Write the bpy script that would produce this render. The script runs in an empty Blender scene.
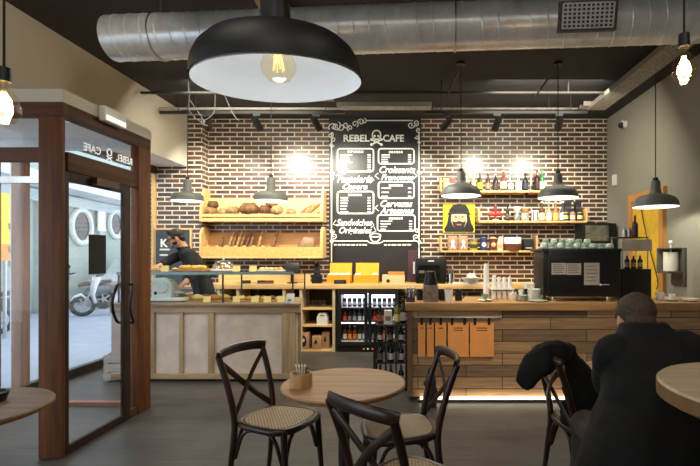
import bpy, bmesh, math, random
from mathutils import Vector, Matrix, Euler
random.seed(7)
PI = math.pi
C = bpy.context.scene.collection
F, CX, CY, H = 455.0, 414.0, 255.0, 1.45

def at(px, py, Y):
    return Vector(((px-CX)*Y/F, Y, H+(CY-py)*Y/F))
def rad(d): return math.radians(d)
def V(*a): return Vector(a)

# ------------------------------------------------------------------ materials
MATS = {}
def nodes_of(name):
    m = bpy.data.materials.new(name); m.use_nodes = True
    nt = m.node_tree; nt.nodes.clear()
    out = nt.nodes.new('ShaderNodeOutputMaterial')
    return m, nt, out
def lk(nt, a, b): nt.links.new(a, b)
def col4(c): return (c[0], c[1], c[2], 1)
def srgb(r, g, b):
    f = lambda v: (v/255/12.92) if v/255 <= .04045 else ((v/255+.055)/1.055)**2.4
    return (f(r), f(g), f(b))
def coords(nt, stretch=(1,1,1), kind='Object'):
    tc = nt.nodes.new('ShaderNodeTexCoord'); mp = nt.nodes.new('ShaderNodeMapping')
    mp.inputs['Scale'].default_value = stretch
    lk(nt, tc.outputs[kind], mp.inputs[0]); return mp.outputs[0]
def mixc(nt, fac, a, b, mode='MIX'):
    n = nt.nodes.new('ShaderNodeMix'); n.data_type = 'RGBA'; n.blend_type = mode
    def put(sock, v):
        if hasattr(v, 'is_linked'): lk(nt, v, sock)
        elif isinstance(v, (int, float)): sock.default_value = v
        else: sock.default_value = col4(v)
    put(n.inputs[0], fac); put(n.inputs[6], a); put(n.inputs[7], b)
    return n.outputs[2]
def noise(nt, vec, scale, detail=4, rough=.6):
    n = nt.nodes.new('ShaderNodeTexNoise'); n.inputs['Scale'].default_value = scale
    n.inputs['Detail'].default_value = detail; n.inputs['Roughness'].default_value = rough
    lk(nt, vec, n.inputs['Vector']); return n.outputs[0]
def ramp(nt, fac, lo, hi):
    r = nt.nodes.new('ShaderNodeMapRange'); r.inputs[1].default_value = lo; r.inputs[2].default_value = hi
    lk(nt, fac, r.inputs[0]); return r.outputs[0]
def bumpn(nt, h, strength, dist=.01):
    b = nt.nodes.new('ShaderNodeBump'); b.inputs['Strength'].default_value = strength; b.inputs['Distance'].default_value = dist
    lk(nt, h, b.inputs['Height']); return b.outputs[0]
def princ(nt, out, rough=.5, metal=0, spec=.5):
    p = nt.nodes.new('ShaderNodeBsdfPrincipled')
    p.inputs['Roughness'].default_value = rough; p.inputs['Metallic'].default_value = metal
    p.inputs['Specular IOR Level'].default_value = spec
    lk(nt, p.outputs[0], out.inputs[0]); return p
def M(name, c, rough=.5, metal=0, var=.12, nscale=12, bump=0, stretch=(1,1,1), spec=.5, emit=0, c2=None, ecol=None):
    if name in MATS: return MATS[name]
    m, nt, out = nodes_of(name); p = princ(nt, out, rough, metal, spec)
    vec = coords(nt, stretch); n = noise(nt, vec, nscale)
    a = tuple(max(0, v*(1-var)) for v in c); b = c2 or tuple(min(1, v*(1+var)) for v in c)
    cc = mixc(nt, ramp(nt, n, .3, .7), a, b)
    lk(nt, cc, p.inputs['Base Color'])
    if bump: lk(nt, bumpn(nt, n, bump), p.inputs['Normal'])
    if emit:
        p.inputs['Emission Color'].default_value = col4(ecol or c); p.inputs['Emission Strength'].default_value = emit
    MATS[name] = m; return m
def glass(name, tint=(1,1,1), refl=.10, rough=.02):
    if name in MATS: return MATS[name]
    m, nt, out = nodes_of(name)
    t = nt.nodes.new('ShaderNodeBsdfTransparent'); t.inputs[0].default_value = col4(tint)
    g = nt.nodes.new('ShaderNodeBsdfGlossy'); g.inputs['Roughness'].default_value = rough
    lw = nt.nodes.new('ShaderNodeLayerWeight'); lw.inputs[0].default_value = .5
    pw = nt.nodes.new('ShaderNodeMath'); pw.operation = 'POWER'; pw.inputs[1].default_value = 4; lk(nt, lw.outputs['Facing'], pw.inputs[0])
    mr = nt.nodes.new('ShaderNodeMath'); mr.operation = 'MULTIPLY_ADD'; mr.inputs[1].default_value = .45; mr.inputs[2].default_value = refl*.2
    lk(nt, pw.outputs[0], mr.inputs[0])
    mx = nt.nodes.new('ShaderNodeMixShader'); lk(nt, mr.outputs[0], mx.inputs[0]); lk(nt, t.outputs[0], mx.inputs[1]); lk(nt, g.outputs[0], mx.inputs[2])
    lk(nt, mx.outputs[0], out.inputs[0]); MATS[name] = m; return m
def emis(name, c, s):
    if name in MATS: return MATS[name]
    m, nt, out = nodes_of(name); e = nt.nodes.new('ShaderNodeEmission')
    e.inputs[0].default_value = col4(c); e.inputs[1].default_value = s; lk(nt, e.outputs[0], out.inputs[0])
    MATS[name] = m; return m
def bricktex(nt, vec, w, h, mortar, c1, c2, cm, smooth=.1, offs=.5):
    b = nt.nodes.new('ShaderNodeTexBrick'); b.offset = offs
    b.inputs['Scale'].default_value = 1; b.inputs['Mortar Size'].default_value = mortar
    b.inputs['Mortar Smooth'].default_value = smooth; b.inputs['Bias'].default_value = 0
    b.inputs['Brick Width'].default_value = w; b.inputs['Row Height'].default_value = h
    b.inputs['Color1'].default_value = col4(c1); b.inputs['Color2'].default_value = col4(c2); b.inputs['Mortar'].default_value = col4(cm)
    lk(nt, vec, b.inputs['Vector']); return b
def plane_vec(nt, mode):
    tc = nt.nodes.new('ShaderNodeTexCoord'); s = nt.nodes.new('ShaderNodeSeparateXYZ'); c = nt.nodes.new('ShaderNodeCombineXYZ')
    lk(nt, tc.outputs['Object'], s.inputs[0])
    if mode == 'xz':
        ad = nt.nodes.new('ShaderNodeMath'); ad.operation = 'SUBTRACT'; lk(nt, s.outputs[0], ad.inputs[0]); lk(nt, s.outputs[1], ad.inputs[1])
        lk(nt, ad.outputs[0], c.inputs[0]); lk(nt, s.outputs[2], c.inputs[1])
    elif mode == 'xy':
        lk(nt, s.outputs[0], c.inputs[0]); lk(nt, s.outputs[1], c.inputs[1])
    return c.outputs[0]
def brick_wall_mat():
    m, nt, out = nodes_of('glazed_brick'); p = princ(nt, out, .34)
    vec = plane_vec(nt, 'xz')
    b = bricktex(nt, vec, .232, .0715, .0105, srgb(98,68,54), srgb(50,37,34), srgb(228,218,198), .15)
    n = noise(nt, coords(nt), 7); n2 = noise(nt, coords(nt), 60)
    c = mixc(nt, ramp(nt, n, .35, .65), b.outputs[0], mixc(nt, .3, b.outputs[0], srgb(120,88,70)))
    c = mixc(nt, ramp(nt, n2, .45, .8), c, mixc(nt, .35, c, srgb(30,24,26)))
    lk(nt, c, p.inputs['Base Color'])
    inv = nt.nodes.new('ShaderNodeMath'); inv.operation = 'SUBTRACT'; inv.inputs[0].default_value = 1; lk(nt, b.outputs['Fac'], inv.inputs[1])
    lk(nt, bumpn(nt, inv.outputs[0], .6, .008), p.inputs['Normal'])
    return m
def plank_mat(name, mode, w, h, mortar, c1, c2, cm, rough, grain, gstretch, offs=.37, bump=.15):
    m, nt, out = nodes_of(name); p = princ(nt, out, rough)
    vec = plane_vec(nt, mode)
    b = bricktex(nt, vec, w, h, mortar, c1, c2, cm, .05, offs)
    g = noise(nt, coords(nt, gstretch), 1, 8, .65); g2 = noise(nt, coords(nt), 1.3, 3)
    c = mixc(nt, ramp(nt, g, .35, .7), b.outputs[0], mixc(nt, grain, b.outputs[0], (.01,.008,.006)))
    c = mixc(nt, ramp(nt, g2, .3, .75), c, mixc(nt, .25, c, (.25,.22,.18)))
    lk(nt, c, p.inputs['Base Color']); lk(nt, bumpn(nt, g, bump, .004), p.inputs['Normal'])
    r = nt.nodes.new('ShaderNodeMapRange'); r.inputs[3].default_value = rough-.08; r.inputs[4].default_value = rough+.15; lk(nt, g, r.inputs[0]); lk(nt, r.outputs[0], p.inputs['Roughness'])
    return m
def wood(name, c, rough=.5, axis=0, var=.3, sc=14, spec=.3):
    st = [2.2, 2.2, 2.2]; st[axis] = .16
    return M(name, c, rough, 0, var, sc, .06, tuple(st), spec)

BRICK = brick_wall_mat()
FLOORM = plank_mat('floor_planks', 'xy', 1.25, .17, .0025, srgb(72,66,61), srgb(56,52,50), srgb(28,26,26), .42, .45, (2.2,38,1))
BARM = plank_mat('bar_planks', 'xz', .84, .118, .004, srgb(214,164,112), srgb(108,78,56), srgb(40,28,22), .5, .6, (2.4,2.4,44), .43)
CEIL = M('ceiling_paint', srgb(47,45,46), .85, 0, .06, 3)
def tan_wall():
    m, nt, out = nodes_of('wall_plaster'); p = princ(nt, out, .8)
    g = nt.nodes.new('ShaderNodeNewGeometry'); s = nt.nodes.new('ShaderNodeSeparateXYZ'); lk(nt, g.outputs['True Normal'], s.inputs[0])
    lt = nt.nodes.new('ShaderNodeMath'); lt.operation = 'LESS_THAN'; lt.inputs[1].default_value = -.5; lk(nt, s.outputs[2], lt.inputs[0])
    n = noise(nt, coords(nt), 2)
    c = mixc(nt, n, srgb(202,194,178), srgb(190,182,166))
    lk(nt, mixc(nt, lt.outputs[0], c, srgb(235,232,226)), p.inputs['Base Color']); return m
TAN = tan_wall()
GREYW = M('grey_plaster', srgb(146,143,130), .8, 0, .05, 2)
OAKFRAME = wood('vestibule_wood', srgb(104,60,30), .6, 2, .5, 9)
OAKFRAMEH = wood('vestibule_wood_rail', srgb(80,48,26), .6, 1, .5, 9)
LIGHTWOOD = wood('pale_pine', srgb(226,184,122), .5, 0, .18)
LIGHTWOODZ = wood('pale_pine_upright', srgb(220,178,120), .5, 2, .18)
COUNTERWOOD = wood('bar_top_wood', srgb(176,132,84), .38, 0, .25)
TABLEWOOD = wood('table_wood', srgb(172,134,98), .42, 0, .22, 10)
DARKTABLE = wood('dark_table_wood', srgb(120,96,74), .5, 0, .25, 10)
CHAIRB = M('chair_black_wood', srgb(40,27,21), .30, 0, .4, 9, .05, (1,1,.3), c2=srgb(58,34,24))
BLACKM = M('black_metal', srgb(24,23,23), .45, 0, .2)
BLACKP = M('black_plastic', srgb(19,18,19), .38, 0, .2)
MATTEB = M('matte_black', srgb(26,25,25), .75, 0, .15)
SHADEB = M('lamp_shade_grey', srgb(112,112,104), .45, 0, .1)
SHADEBLK = M('lamp_shade_black', srgb(26,24,22), .5, 0, .15)
SHADEW = M('lamp_shade_white_inside', srgb(226,229,234), .55, 0, .02)
STEEL = M('steel', srgb(190,190,192), .28, 1, .08)
CHROME = M('chrome', srgb(220,220,222), .12, 1, .03)
WHITE = M('white_plastic', srgb(232,230,224), .4, 0, .03)
CERAM = M('white_ceramic', srgb(244,240,232), .25, 0, .04)
PAPERW = M('white_paper', srgb(228,222,208), .8, 0, .05)
CHALK = M('chalk_white', srgb(226,224,216), .9, 0, .03)
BOARD = M('chalkboard', srgb(36,34,34), .42, 0, .25, 3)
PANE = glass('clear_pane')
PANE2 = glass('tinted_pane', (.985,.995,.99), .02)
DGLASS = M('dark_glass', srgb(22,20,18), .08, 0, .2)

# ------------------------------------------------------------------ mesh builder
class B:
    def __init__(s): s.bm = bmesh.new()
    def box(s, x0, x1, y0, y1, z0, z1):
        v = [s.bm.verts.new((x, y, z)) for x in (x0, x1) for y in (y0, y1) for z in (z0, z1)]
        for f in ((0,1,3,2), (4,6,7,5), (0,4,5,1), (2,3,7,6), (0,2,6,4), (1,5,7,3)): s.bm.faces.new([v[i] for i in f])
        return s
    def boxc(s, c, size, rot=(0,0,0)):
        R = Euler(rot).to_matrix(); hx, hy, hz = size[0]/2, size[1]/2, size[2]/2
        v = [s.bm.verts.new(Vector(c)+R@Vector((x, y, z))) for x in (-hx, hx) for y in (-hy, hy) for z in (-hz, hz)]
        for f in ((0,1,3,2), (4,6,7,5), (0,4,5,1), (2,3,7,6), (0,2,6,4), (1,5,7,3)): s.bm.faces.new([v[i] for i in f])
        return s
    def bar(s, p0, p1, w, h, up=(0,0,1)):
        p0, p1 = Vector(p0), Vector(p1); d = (p1-p0).normalized(); u = Vector(up)
        if abs(d.dot(u)) > .95: u = Vector((0,1,0))
        r = d.cross(u).normalized(); u = r.cross(d).normalized()
        v = []
        for p in (p0, p1):
            for a, b in ((-1,-1), (1,-1), (1,1), (-1,1)): v.append(s.bm.verts.new(p+r*(a*w/2)+u*(b*h/2)))
        for f in ((3,2,1,0), (4,5,6,7), (0,1,5,4), (1,2,6,5), (2,3,7,6), (3,0,4,7)): s.bm.faces.new([v[i] for i in f])
        return s
    def tube(s, pts, r, n=10, flat=1.0, up=None, closed=False):
        pts = [Vector(p) for p in pts]; k = len(pts); rr = r if isinstance(r, (list, tuple)) else [r]*k
        rings = []; prev = None
        for i, p in enumerate(pts):
            if closed: d = pts[(i+1) % k]-pts[i-1]
            else: d = pts[min(i+1, k-1)]-pts[max(i-1, 0)]
            d.normalize()
            if up is not None: a = Vector(up)
            elif prev is None: a = Vector((0,0,1)) if abs(d.z) < .9 else Vector((0,1,0))
            else: a = prev
            x = d.cross(a)
            if x.length < 1e-5: x = d.orthogonal()
            x.normalize(); y = x.cross(d).normalized(); prev = y
            rings.append([s.bm.verts.new(p+x*(math.cos(t)*rr[i])+y*(math.sin(t)*rr[i]*flat)) for t in [2*PI*j/n for j in range(n)]])
        m = k if closed else k-1
        for i in range(m):
            A, Bq = rings[i], rings[(i+1) % k]
            for j in range(n): s.bm.faces.new((A[j], A[(j+1) % n], Bq[(j+1) % n], Bq[j]))
        if not closed:
            s.bm.faces.new(list(reversed(rings[0]))); s.bm.faces.new(rings[-1])
        return s
    def cyl(s, p0, p1, r, r1=None, n=20): return s.tube([p0, p1], [r, r if r1 is None else r1], n)
    def lathe(s, prof, n=24, c=(0,0,0), closed=False):
        c = Vector(c); rings = []
        for r, z in prof:
            if r < 1e-6: rings.append([s.bm.verts.new(c+Vector((0,0,z)))])
            else: rings.append([s.bm.verts.new(c+Vector((math.cos(2*PI*j/n)*r, math.sin(2*PI*j/n)*r, z))) for j in range(n)])
        k = len(rings)
        for i in range(k if closed else k-1):
            A, Bq = rings[i], rings[(i+1) % k]
            for j in range(n):
                if len(A) == 1 and len(Bq) == 1: continue
                if len(A) == 1: s.bm.faces.new((A[0], Bq[(j+1) % n], Bq[j]))
                elif len(Bq) == 1: s.bm.faces.new((A[j], A[(j+1) % n], Bq[0]))
                else: s.bm.faces.new((A[j], A[(j+1) % n], Bq[(j+1) % n], Bq[j]))
        if not closed:
            if len(rings[0]) > 1: s.bm.faces.new(list(reversed(rings[0])))
            if len(rings[-1]) > 1: s.bm.faces.new(rings[-1])
        return s
    def ball(s, c, r, n=16, rot=None, m=10):
        if isinstance(r, (int, float)): r = (r, r, r)
        c = Vector(c); R = rot if isinstance(rot, Matrix) else (Euler(rot).to_matrix() if rot else Matrix.Identity(3))
        rings = []
        for i in range(m+1):
            a = -PI/2+PI*i/m
            if i in (0, m): rings.append([s.bm.verts.new(c+R@Vector((0, 0, math.sin(a)*r[2])))])
            else: rings.append([s.bm.verts.new(c+R@Vector((math.cos(a)*math.cos(2*PI*j/n)*r[0], math.cos(a)*math.sin(2*PI*j/n)*r[1], math.sin(a)*r[2]))) for j in range(n)])
        for i in range(m):
            A, Q = rings[i], rings[i+1]
            for j in range(n):
                if len(A) == 1: s.bm.faces.new((A[0], Q[(j+1) % n], Q[j]))
                elif len(Q) == 1: s.bm.faces.new((A[j], A[(j+1) % n], Q[0]))
                else: s.bm.faces.new((A[j], A[(j+1) % n], Q[(j+1) % n], Q[j]))
        return s
    def loft(s, rings, n=20):
        """rings: (centre, side vector, front vector) ellipses, capped"""
        R = []
        for c, a, b in rings:
            R.append([s.bm.verts.new(Vector(c)+Vector(a)*math.cos(2*PI*j/n)+Vector(b)*math.sin(2*PI*j/n)) for j in range(n)])
        for i in range(len(R)-1):
            for j in range(n): s.bm.faces.new((R[i][j], R[i][(j+1) % n], R[i+1][(j+1) % n], R[i+1][j]))
        s.bm.faces.new(list(reversed(R[0]))); s.bm.faces.new(R[-1]); return s
    def prism(s, poly, axis, a, b):
        def P(u, v, w): return {'x': (w, u, v), 'y': (u, w, v), 'z': (u, v, w)}[axis]
        A = [s.bm.verts.new(P(u, v, a)) for u, v in poly]; Q = [s.bm.verts.new(P(u, v, b)) for u, v in poly]
        n = len(poly)
        s.bm.faces.new(A); s.bm.faces.new(list(reversed(Q)))
        for i in range(n): s.bm.faces.new((A[i], Q[i], Q[(i+1) % n], A[(i+1) % n]))
        return s
    def mesh(s, name, bevel=0):
        bmesh.ops.recalc_face_normals(s.bm, faces=s.bm.faces)
        if bevel:
            e = [x for x in s.bm.edges if len(x.link_faces) == 2 and x.calc_face_angle(0) > .6]
            bmesh.ops.bevel(s.bm, geom=e, offset=bevel, segments=2, affect='EDGES', profile=.6, clamp_overlap=True)
        me = bpy.data.meshes.new(name); s.bm.to_mesh(me); s.bm.free()
        me.polygons.foreach_set('use_smooth', [True]*len(me.polygons)); me.set_sharp_from_angle(angle=rad(38))
        return me
    def obj(s, name, mat, parent=None, loc=(0,0,0), rotz=0, bevel=0):
        me = s.mesh(name, bevel); me.materials.append(mat)
        return link(name, me, parent, loc, rotz)
def link(name, me, parent=None, loc=(0,0,0), rotz=0):
    o = bpy.data.objects.new(name, me); C.objects.link(o); o.location = loc; o.rotation_euler = (0,0,rotz)
    if parent: o.parent = parent
    return o
def tag(o, label, cat, group=None, kind=None):
    o['label'] = label; o['category'] = cat
    if group: o['group'] = group
    if kind: o['kind'] = kind
    return o
def thing(name, label, cat, loc=(0,0,0), rotz=0, group=None):
    o = bpy.data.objects.new(name, None); C.objects.link(o); o.location = loc; o.rotation_euler = (0,0,rotz); o.empty_display_size = .1
    return tag(o, label, cat, group)
def struct(o, label=None):
    o['kind'] = 'structure'
    if label: o['label'] = label
    return o
def sroot(name, loc=(0,0,0)):
    o = bpy.data.objects.new(name, None); C.objects.link(o); o.location = loc; o['kind'] = 'structure'; return o
def dup(root, loc, rotz=None, label=None, group=None, scale=None):
    r = root.copy(); C.objects.link(r); r.location = loc
    if rotz is not None: r.rotation_euler = (0,0,rotz)
    if scale: r.scale = (scale,)*3
    if label: r['label'] = label
    if group: r['group'] = group
    for ch in list(root.children):
        c = ch.copy(); C.objects.link(c); c.parent = r
        for g in list(ch.children):
            d = g.copy(); C.objects.link(d); d.parent = c
    return r
def text_mesh(body, size, shear=0, extrude=.001, bold=0, width=None):
    cu = bpy.data.curves.new('lettering', 'FONT'); cu.body = body; cu.size = size; cu.shear = shear; cu.extrude = extrude; cu.offset = bold
    cu.align_x = 'CENTER'; cu.align_y = 'CENTER'; cu.resolution_u = 3
    o = bpy.data.objects.new('lettering', cu); C.objects.link(o); bpy.context.view_layer.update()
    me = bpy.data.meshes.new_from_object(o.evaluated_get(bpy.context.evaluated_depsgraph_get()))
    bpy.data.objects.remove(o); bpy.data.curves.remove(cu)
    if width:
        xs = [v.co.x for v in me.vertices]; w = max(xs)-min(xs); mid = (max(xs)+min(xs))/2
        for v in me.vertices: v.co.x = (v.co.x-mid)*width/w
    return me
def text(name, body, size, mat, parent, loc, rot=(PI/2,0,0), **k):
    me = text_mesh(body, size, **k); me.materials.append(mat)
    o = link(name, me, parent, loc); o.rotation_euler = rot; return o
def fuse(b, name, mat, voxel=.01, smooth=6, parent=None, loc=(0,0,0), extra=None):
    me = b.mesh(name); o = bpy.data.objects.new(name, me); C.objects.link(o)
    r = o.modifiers.new('r', 'REMESH'); r.mode = 'VOXEL'; r.voxel_size = voxel
    if smooth:
        sm = o.modifiers.new('s', 'SMOOTH'); sm.factor = .5; sm.iterations = smooth
    if extra:
        tx = bpy.data.textures.new(name+'_folds', 'CLOUDS'); tx.noise_scale = extra[1]
        dm = o.modifiers.new('d', 'DISPLACE'); dm.texture = tx; dm.strength = extra[0]; dm.mid_level = .5
    bpy.context.view_layer.update()
    m2 = bpy.data.meshes.new_from_object(o.evaluated_get(bpy.context.evaluated_depsgraph_get()))
    bpy.data.objects.remove(o); m2.materials.clear(); m2.materials.append(mat); m2.name = name
    m2.polygons.foreach_set('use_smooth', [True]*len(m2.polygons))
    return link(name, m2, parent, loc)
ORD = ['first','second','third','fourth','fifth','sixth','seventh','eighth','ninth','tenth','eleventh','twelfth']
def arc(p0, p1, p2, n=10):
    p0, p1, p2 = Vector(p0), Vector(p1), Vector(p2)
    return [p0*(1-t)**2+p1*2*t*(1-t)+p2*t*t for t in [i/n for i in range(n+1)]]
def spline(pts, n=6):
    pts = [Vector(p) for p in pts]; out = []
    for i in range(len(pts)-1):
        a, b, c, d = pts[max(i-1,0)], pts[i], pts[i+1], pts[min(i+2, len(pts)-1)]
        for j in range(n):
            t = j/n; out.append(.5*((2*b)+(c-a)*t+(2*a-5*b+4*c-d)*t*t+(3*b-a-3*c+d)*t**3))
    return out+[pts[-1]]
def lamp(kind, loc, power, color=(1,.9,.75), size=.05, target=None, spot=60, blend=.6):
    d = bpy.data.lights.new('light', kind); d.energy = power; d.color = color
    if kind == 'AREA': d.size = size
    else: d.shadow_soft_size = size
    if kind == 'SPOT': d.spot_size = rad(spot); d.spot_blend = blend
    o = bpy.data.objects.new('light', d); C.objects.link(o); o.location = loc
    if target is not None: o.rotation_euler = (Vector(target)-Vector(loc)).to_track_quat('-Z', 'Y').to_euler()
    return o
# ================================================================== SETTING
CEILZ = 3.65; YB = 7.35; XR = 3.12; XL = -3.54; XF = -4.05
struct(B().box(XF-.02, XR+.1, -2.1, YB+.1, -.1, 0).obj('floor', FLOORM))
struct(B().box(XF-.2, XR+.1, -2.1, YB+.1, CEILZ, CEILZ+.1).obj('ceiling', CEIL))
struct(B().box(-3.32, XR+.1, YB, YB+.12, 0, CEILZ).obj('wall_back', BRICK))
struct(B().box(XF-.2, -3.32, 7.12, YB+.12, 0, CEILZ).obj('wall_back_left', BRICK))
struct(B().box(XR, XR+.1, -2.1, YB+.1, 0, CEILZ).obj('wall_right', GREYW))
struct(B().box(XF-.2, XR+.1, -2.2, -2.1, 0, CEILZ).obj('wall_front', TAN))
struct(B().box(XF-.1, XL, -2.1, 7.12, 2.83, CEILZ).obj('wall_left', TAN))
# shop-front glazing on the left
w = sroot('window_1', (XF, 0, 0))
DARKFR = M('dark_window_frame', srgb(52,44,40), .5, 0, .2)
B().box(-.05, .03, -2.0, 7.12, 0, .10).obj('window_sill', DARKFR, w)
B().box(-.05, .03, -2.0, 7.12, 2.72, 2.83).obj('window_frame', DARKFR, w)
B().box(-.04, .05, 4.62, 4.74, .10, 2.72).obj('mullion', wood('mullion_wood', srgb(150,112,88), .5, 2, .3, 8), w)
B().box(-.04, .04, 1.7, 1.8, .10, 2.72).obj('mullion', DARKFR, w)
B().box(-.04, .02, 7.085, 7.12, .10, 2.72).obj('mullion', LIGHTWOODZ, w)
B().box(-.012, -.004, -2.0, 7.12, .10, 2.72).obj('pane', PANE, w)
# entrance vestibule, a wooden glazed box that juts into the room
VX = -2.51; VY0, VY1 = 3.245, 4.33
v = sroot('entrance_vestibule', (VX, VY0, 0))
def vb(x0, x1, y0, y1, z0, z1): return B().box(x0-VX, x1-VX, y0-VY0, y1-VY0, z0, z1)
vb(VX-.17, VX, VY0, VY0+.03, 0, 2.44).obj('post', OAKFRAME, v, bevel=.004)
vb(VX-.07, VX+.005, 4.14, VY1, 0, 2.44).obj('post', OAKFRAME, v, bevel=.004)
vb(XF+.05, XF+.12, VY1-.06, VY1, 0, 2.44).obj('post', OAKFRAME, v)
vb(VX-.06, VX+.006, VY0+.06, VY1, 2.44, 2.54).obj('head_beam', OAKFRAMEH, v, bevel=.004)
vb(XF+.05, VX+.006, VY0-.004, VY0+.06, 2.44, 2.54).obj('head_beam', wood('vestibule_wood_front', srgb(88,54,32), .6, 0, .45, 9), v, bevel=.004)
vb(VX-.055, VX, VY0+.06, 4.14, 2.06, 2.20).obj('transom_rail', OAKFRAMEH, v, bevel=.004)
vb(XF+.05, VX-.17, VY0+.005, VY0+.055, 2.12, 2.22).obj('transom_rail', MATS['vestibule_wood_front'], v)
vb(XF+.05, VX-.07, VY1-.05, VY1, 2.13, 2.19).obj('transom_rail', M('vestibule_white', srgb(222,224,226)), v)
vb(XF+.05, VX-.07, VY1-.06, VY1, 2.44, 2.54).obj('head_beam', M('vestibule_white', srgb(222,224,226), .6, 0, .03), v)
vb(XF+.05, VX-.07, VY1+.04, VY1+.10, 0, .035).obj('threshold', M('threshold_wood', srgb(150,96,76), .5), v)
vb(XF-.05, VX+.012, VY0-.012, VY1, 2.54, 2.632).obj('fascia', TAN, v)
vb(VX-.03, VX-.022, VY0+.06, 4.14, 2.20, 2.44).obj('pane', PANE, v)
vb(XF+.1, VX-.17, VY0+.03, VY0+.036, 2.22, 2.44).obj('pane', PANE, v)
vb(XF+.1, VX-.17, VY0+.03, VY0+.036, .02, 2.12).obj('pane', PANE, v)
vb(XF+.1, VX-.07, VY1-.03, VY1-.024, .06, 2.12).obj('pane', PANE, v)
vb(VX-.03, VX-.022, 4.04, 4.14, .07, 2.06).obj('pane', PANE, v)
vb(VX-.05, VX-.005, 4.035, 4.14, 0, .07).obj('sill', OAKFRAMEH, v)
# shop name on the outside of the transom light: mirrored from inside
nm = sroot('trim_1', (VX-.034, 3.80, 2.285)); nm.name = 'trim_1'
for s_, y_, n_ in (('REBEL', .20, 'lettering'), ('CAFE', -.20, 'lettering')):
    t = text(n_, s_, .085, M('window_letter_white', srgb(250,250,250), .6, emit=.5), nm, (0, y_*1.0, 0), (PI/2, 0, -PI/2), extrude=.0006, bold=.001)
e = B().tube([(0, math.cos(a)*.028, .022+math.sin(a)*.028) for a in [2*PI*i/16 for i in range(16)]], .005, 6, closed=True)
e.bar((0,-.035,-.045), (0,.035,-.012), .003, .008).bar((0,.035,-.045), (0,-.035,-.012), .003, .008).obj('skull_emblem', MATS['window_letter_white'], nm)
# the glazed door leaf
d = sroot('door_1', (VX-.015, VY0+.032, 0))
DF = wood('door_dark_wood', srgb(52,36,27), .6, 2, .35, 9)
L = 4.035-VY0-.032
for y0, y1 in ((0, .038), (L-.10, L)): B().box(-.015, .012, y0, y1, .005, 2.055).obj('stile', DF, d, bevel=.003)
B().box(-.015, .012, .038, L-.10, .005, .065).obj('bottom_rail', DF, d)
B().box(-.015, .012, .038, L-.10, 1.985, 2.055).obj('top_rail', DF, d)
B().box(-.004, .004, .038, L-.10, .065, 1.985).obj('pane', PANE, d)
for sx in (-1, 1):
    pts = spline([(sx*.03, L-.05, .86), (sx*.07, L-.055, .865), (sx*.075, L-.10, .95), (sx*.075, L-.115, 1.02), (sx*.075, L-.10, 1.09), (sx*.07, L-.055, 1.185), (sx*.03, L-.05, 1.19)], 5)
    B().tube(pts, .012, 8).obj('handle', BLACKM, d)
B().box(.025, .07, .25, .52, 2.0, 2.05).obj('closer', M('closer_bronze', srgb(80,56,40), .4, .3), d)
# notice hung on the door glass
tg = B().box(-.003, .003, -.095, .095, -.155, .155)
tag(tg.obj('notice_board', MATTEB, None, (VX+.006, 3.60, 1.455)), 'dark rectangular notice hung on the glass of the entrance door', 'notice')
em = thing('emergency_light', 'white boxy emergency light fixed above the entrance door', 'emergency light', (VX+.02, 3.73, 2.515))
B().box(0, .05, -.135, .135, 0, .12).obj('housing', WHITE, em, bevel=.008)
B().box(.05, .054, -.12, .12, .012, .05).obj('diffuser', emis('emergency_glow', (1,.97,.85), 1.3), em)
# right wall: yellow door in a timber frame
d2 = sroot('door_2', (XR, 0, 0))
FRW = wood('door_frame_pine', srgb(196,140,78), .5, 2, .2)
B().box(-.05, -.001, 5.62, 5.72, 0, 2.20).obj('door_frame', FRW, d2); B().box(-.05, -.001, 6.43, 6.53, 0, 2.20).obj('door_frame', FRW, d2)
B().box(-.052, -.001, 5.60, 6.55, 2.20, 2.30).obj('door_frame', FRW, d2)
B().box(-.03, -.002, 5.72, 6.43, 0, 2.20).obj('door_panel', M('yellow_door', srgb(232,186,58), .5, 0, .1), d2)
# street outside
struct(B().box(-22, XF-.06, -4, 34, -.16, -.10).obj('ground', M('street_paving', srgb(158,168,184), .8, 0, .08, 3)))
bl = thing('street_building', 'pale green-grey building across the street with round windows', 'building', (-10.4, 14, -.1), rad(8))
BW = M('facade_pale', srgb(164,178,170), .8, 0, .08, 1.5)
B().box(-1.5, 0, -12, 16, 0, 7).obj('wall', BW, bl)
B().box(0, .9, -12, 16, 3.35, 3.6).obj('awning', M('awning_white', srgb(216,224,230), .7), bl)
B().box(0, .12, -12, 16, 3.0, 3.3).obj('fascia', M('fascia_grey', srgb(190,205,205), .7), bl)
for (yy, zz, ry, rz_, nm_) in ((.2, 2.44, .52, .52, 0), (2.3, 2.66, .46, .46, 1)):
    ring = B().tube([(.05, yy+math.cos(a)*ry, zz+math.sin(a)*rz_) for a in [2*PI*i/32 for i in range(32)]], .085, 8, closed=True)
    wf = ring.obj('window_frame', M('window_ring_white', srgb(226,232,226), .5), bl)
    B().lathe([(0,0),(ry*.95,0),(ry*.95,.03),(0,.03)], 28).obj('pane', DGLASS, wf)
    p = wf.children[0]; p.rotation_euler = (0, PI/2, 0); p.location = (.02, yy, zz)
for yy in (-1.75, 1.25, 3.2): B().box(0, .1, yy-.12, yy+.12, 0, 3.0).obj('pilaster', M('pilaster_grey', srgb(180,190,188), .7), bl)
B().box(.1, .13, 1.0, 1.45, 2.35, 3.0).obj('sign_panel', WHITE, bl)
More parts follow.
